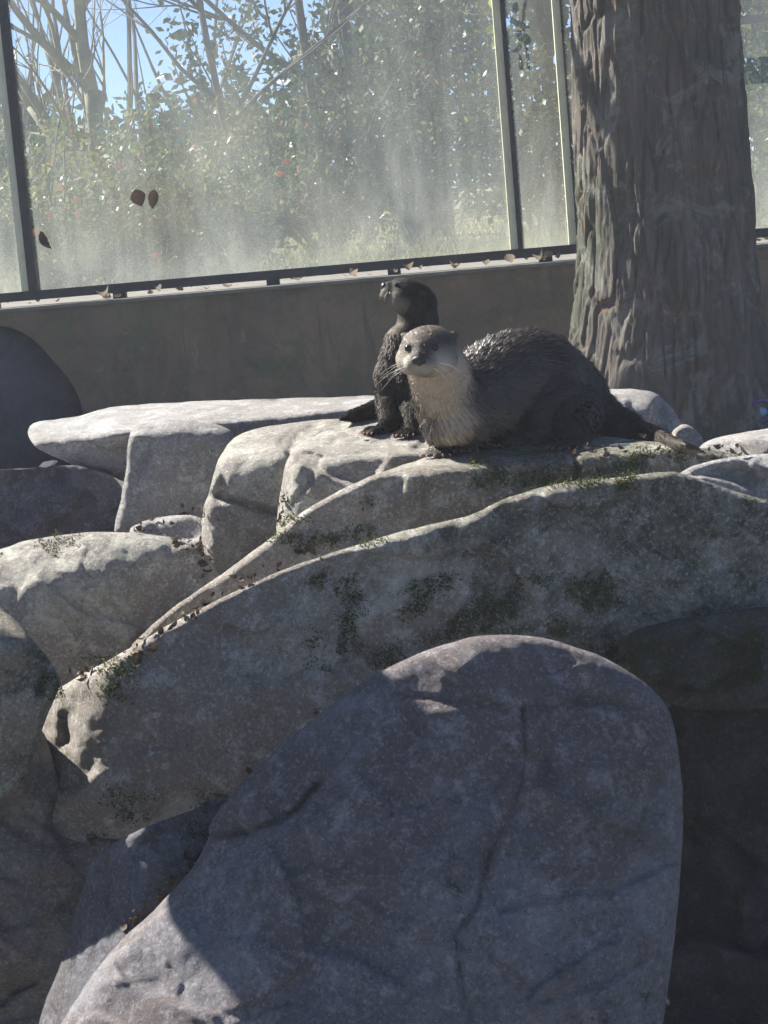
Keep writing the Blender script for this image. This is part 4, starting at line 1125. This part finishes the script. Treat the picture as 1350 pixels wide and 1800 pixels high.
# ------------------------------------------------------------------ moss and litter in the joints, laid on what the rays meet
def hit(u, v):
    dg = bpy.context.evaluated_depsgraph_get()
    d = (P(u, v, 3.0) - CAM).normalized()
    h = SC.ray_cast(dg, CAM, d)
    return h
def on_rock(h): return h[0] and h[4].get('category') == 'rock' and not h[4].name.startswith('big_boulder')
MOSSG = leaf_mat('moss_green', (.055, .075, .02), (.12, .13, .045), .3, .8)
rnd = np.random.default_rng(99); r2 = random.Random(99)
V_, F_ = [], []
zones = [((540, 1010), (1080, 1180), 3800, 1.0), ((470, 880), (700, 960), 900, .9), ((820, 790), (1200, 860), 1200, .8), ((60, 1150), (240, 1230), 500, 1.0), ((1100, 1100), (1340, 1230), 800, 1.0), ((150, 1380), (480, 1480), 500, .7), ((0, 940), (340, 980), 250, .6)]
for (a, b), (c_, d_), n_, dens in zones:
    for _ in range(n_):
        u, v = r2.uniform(a, c_), r2.uniform(b, d_)
        k = mnoise.fractal(Vector((u * .012, v * .016, 3)), .8, 2.1, 5)
        if k < .12: continue
        h = hit(u, v)
        if not on_rock(h): continue
        p, nn = h[1], h[2]
        if nn.dot(CAM - p) < 0: nn = -nn
        for q in range(8):
            t = Vector((r2.gauss(0, 1), r2.gauss(0, 1), r2.gauss(0, 1))); t = (t - nn * t.dot(nn)).normalized()
            o_ = p + Vector((r2.gauss(0, .005), r2.gauss(0, .002), r2.gauss(0, .005))) - nn * .002
            L = r2.uniform(.0025, .006); b0 = len(V_)
            V_ += [o_ - t * .0016, o_ + t * .0016, o_ + nn * L + t.cross(nn) * r2.gauss(0, .003)]
            F_.append((b0, b0 + 1, b0 + 2))
tag(mesh_obj('moss', [tuple(q) for q in V_], F_, MOSSG, None, False, (0, 3.3, .9)), 'short green moss tufts growing on the long rocks', 'moss', kind='stuff')
V_, F_ = [], []
lines = [[(380,1420),(470,1345),(560,1275),(650,1210),(740,1165),(830,1140),(900,1135)], [(240,1150),(330,1090),(400,1040),(480,990),(560,965)], [(110,1190),(160,1180),(220,1140)], [(360,1000),(355,960),(300,950)], [(830,795),(950,795),(1080,792),(1200,800)], [(1080,1160),(1150,1200),(1190,1250)], [(230,930),(300,905),(400,900)], [(200,1640),(290,1580),(350,1510)], [(1200,790),(1300,800)], [(500,870),(490,930)]]
for ln_ in lines:
    ln_ = np.array(ln_, float)
    for _ in range(13 * (len(ln_) - 1)):
        i = r2.randint(0, len(ln_) - 2); t = r2.random(); u, v = ln_[i] * (1 - t) + ln_[i + 1] * t + np.array([r2.gauss(0, 9), r2.gauss(0, 9)])
        h = hit(u, v)
        if not on_rock(h): continue
        nn = h[2] if h[2].dot(CAM - h[1]) > 0 else -h[2]
        if nn.z < -.1: continue
        L = r2.uniform(.008, .022); vv, ff = leaf_mesh(L, L * r2.uniform(.3, .7), r2.uniform(.2, 1.4), None, 3)
        R = np.array((nn.to_track_quat('Z', 'Y') @ Euler((r2.gauss(0, .4), r2.gauss(0, .4), r2.uniform(0, 6.3))).to_quaternion()).to_matrix())
        b0 = len(V_); V_ += list(vv @ R.T + np.array(h[1] + nn * .004)); F_ += [tuple(i_ + b0 for i_ in q) for q in ff]
tag(mesh_obj('rock_litter', V_, F_, DRY, None, True, (0, 3.3, .9)), 'brown leaf crumbs caught in the joints between the rocks', 'leaf litter', kind='stuff')

# ------------------------------------------------------------------ thin haze added to imitate the viewing glass's milky veil
hz = NT('veil_haze'); hz.t.nodes.remove(hz.b)
pv = hz.n('ShaderNodeVolumePrincipled'); pv.inputs['Color'].default_value = (.9, .93, 1, 1); pv.inputs['Density'].default_value = HAZE; pv.inputs['Anisotropy'].default_value = .2
hz.l(pv.outputs[0], hz.out.inputs['Volume'])
mb = MB(); mb.box((-46, -14, -1), (46, 46, 9.5)); tag(mb.build('added_haze', hz.m), 'thin haze added over the whole place for the milky glass veil', 'added_haze', kind='stuff')
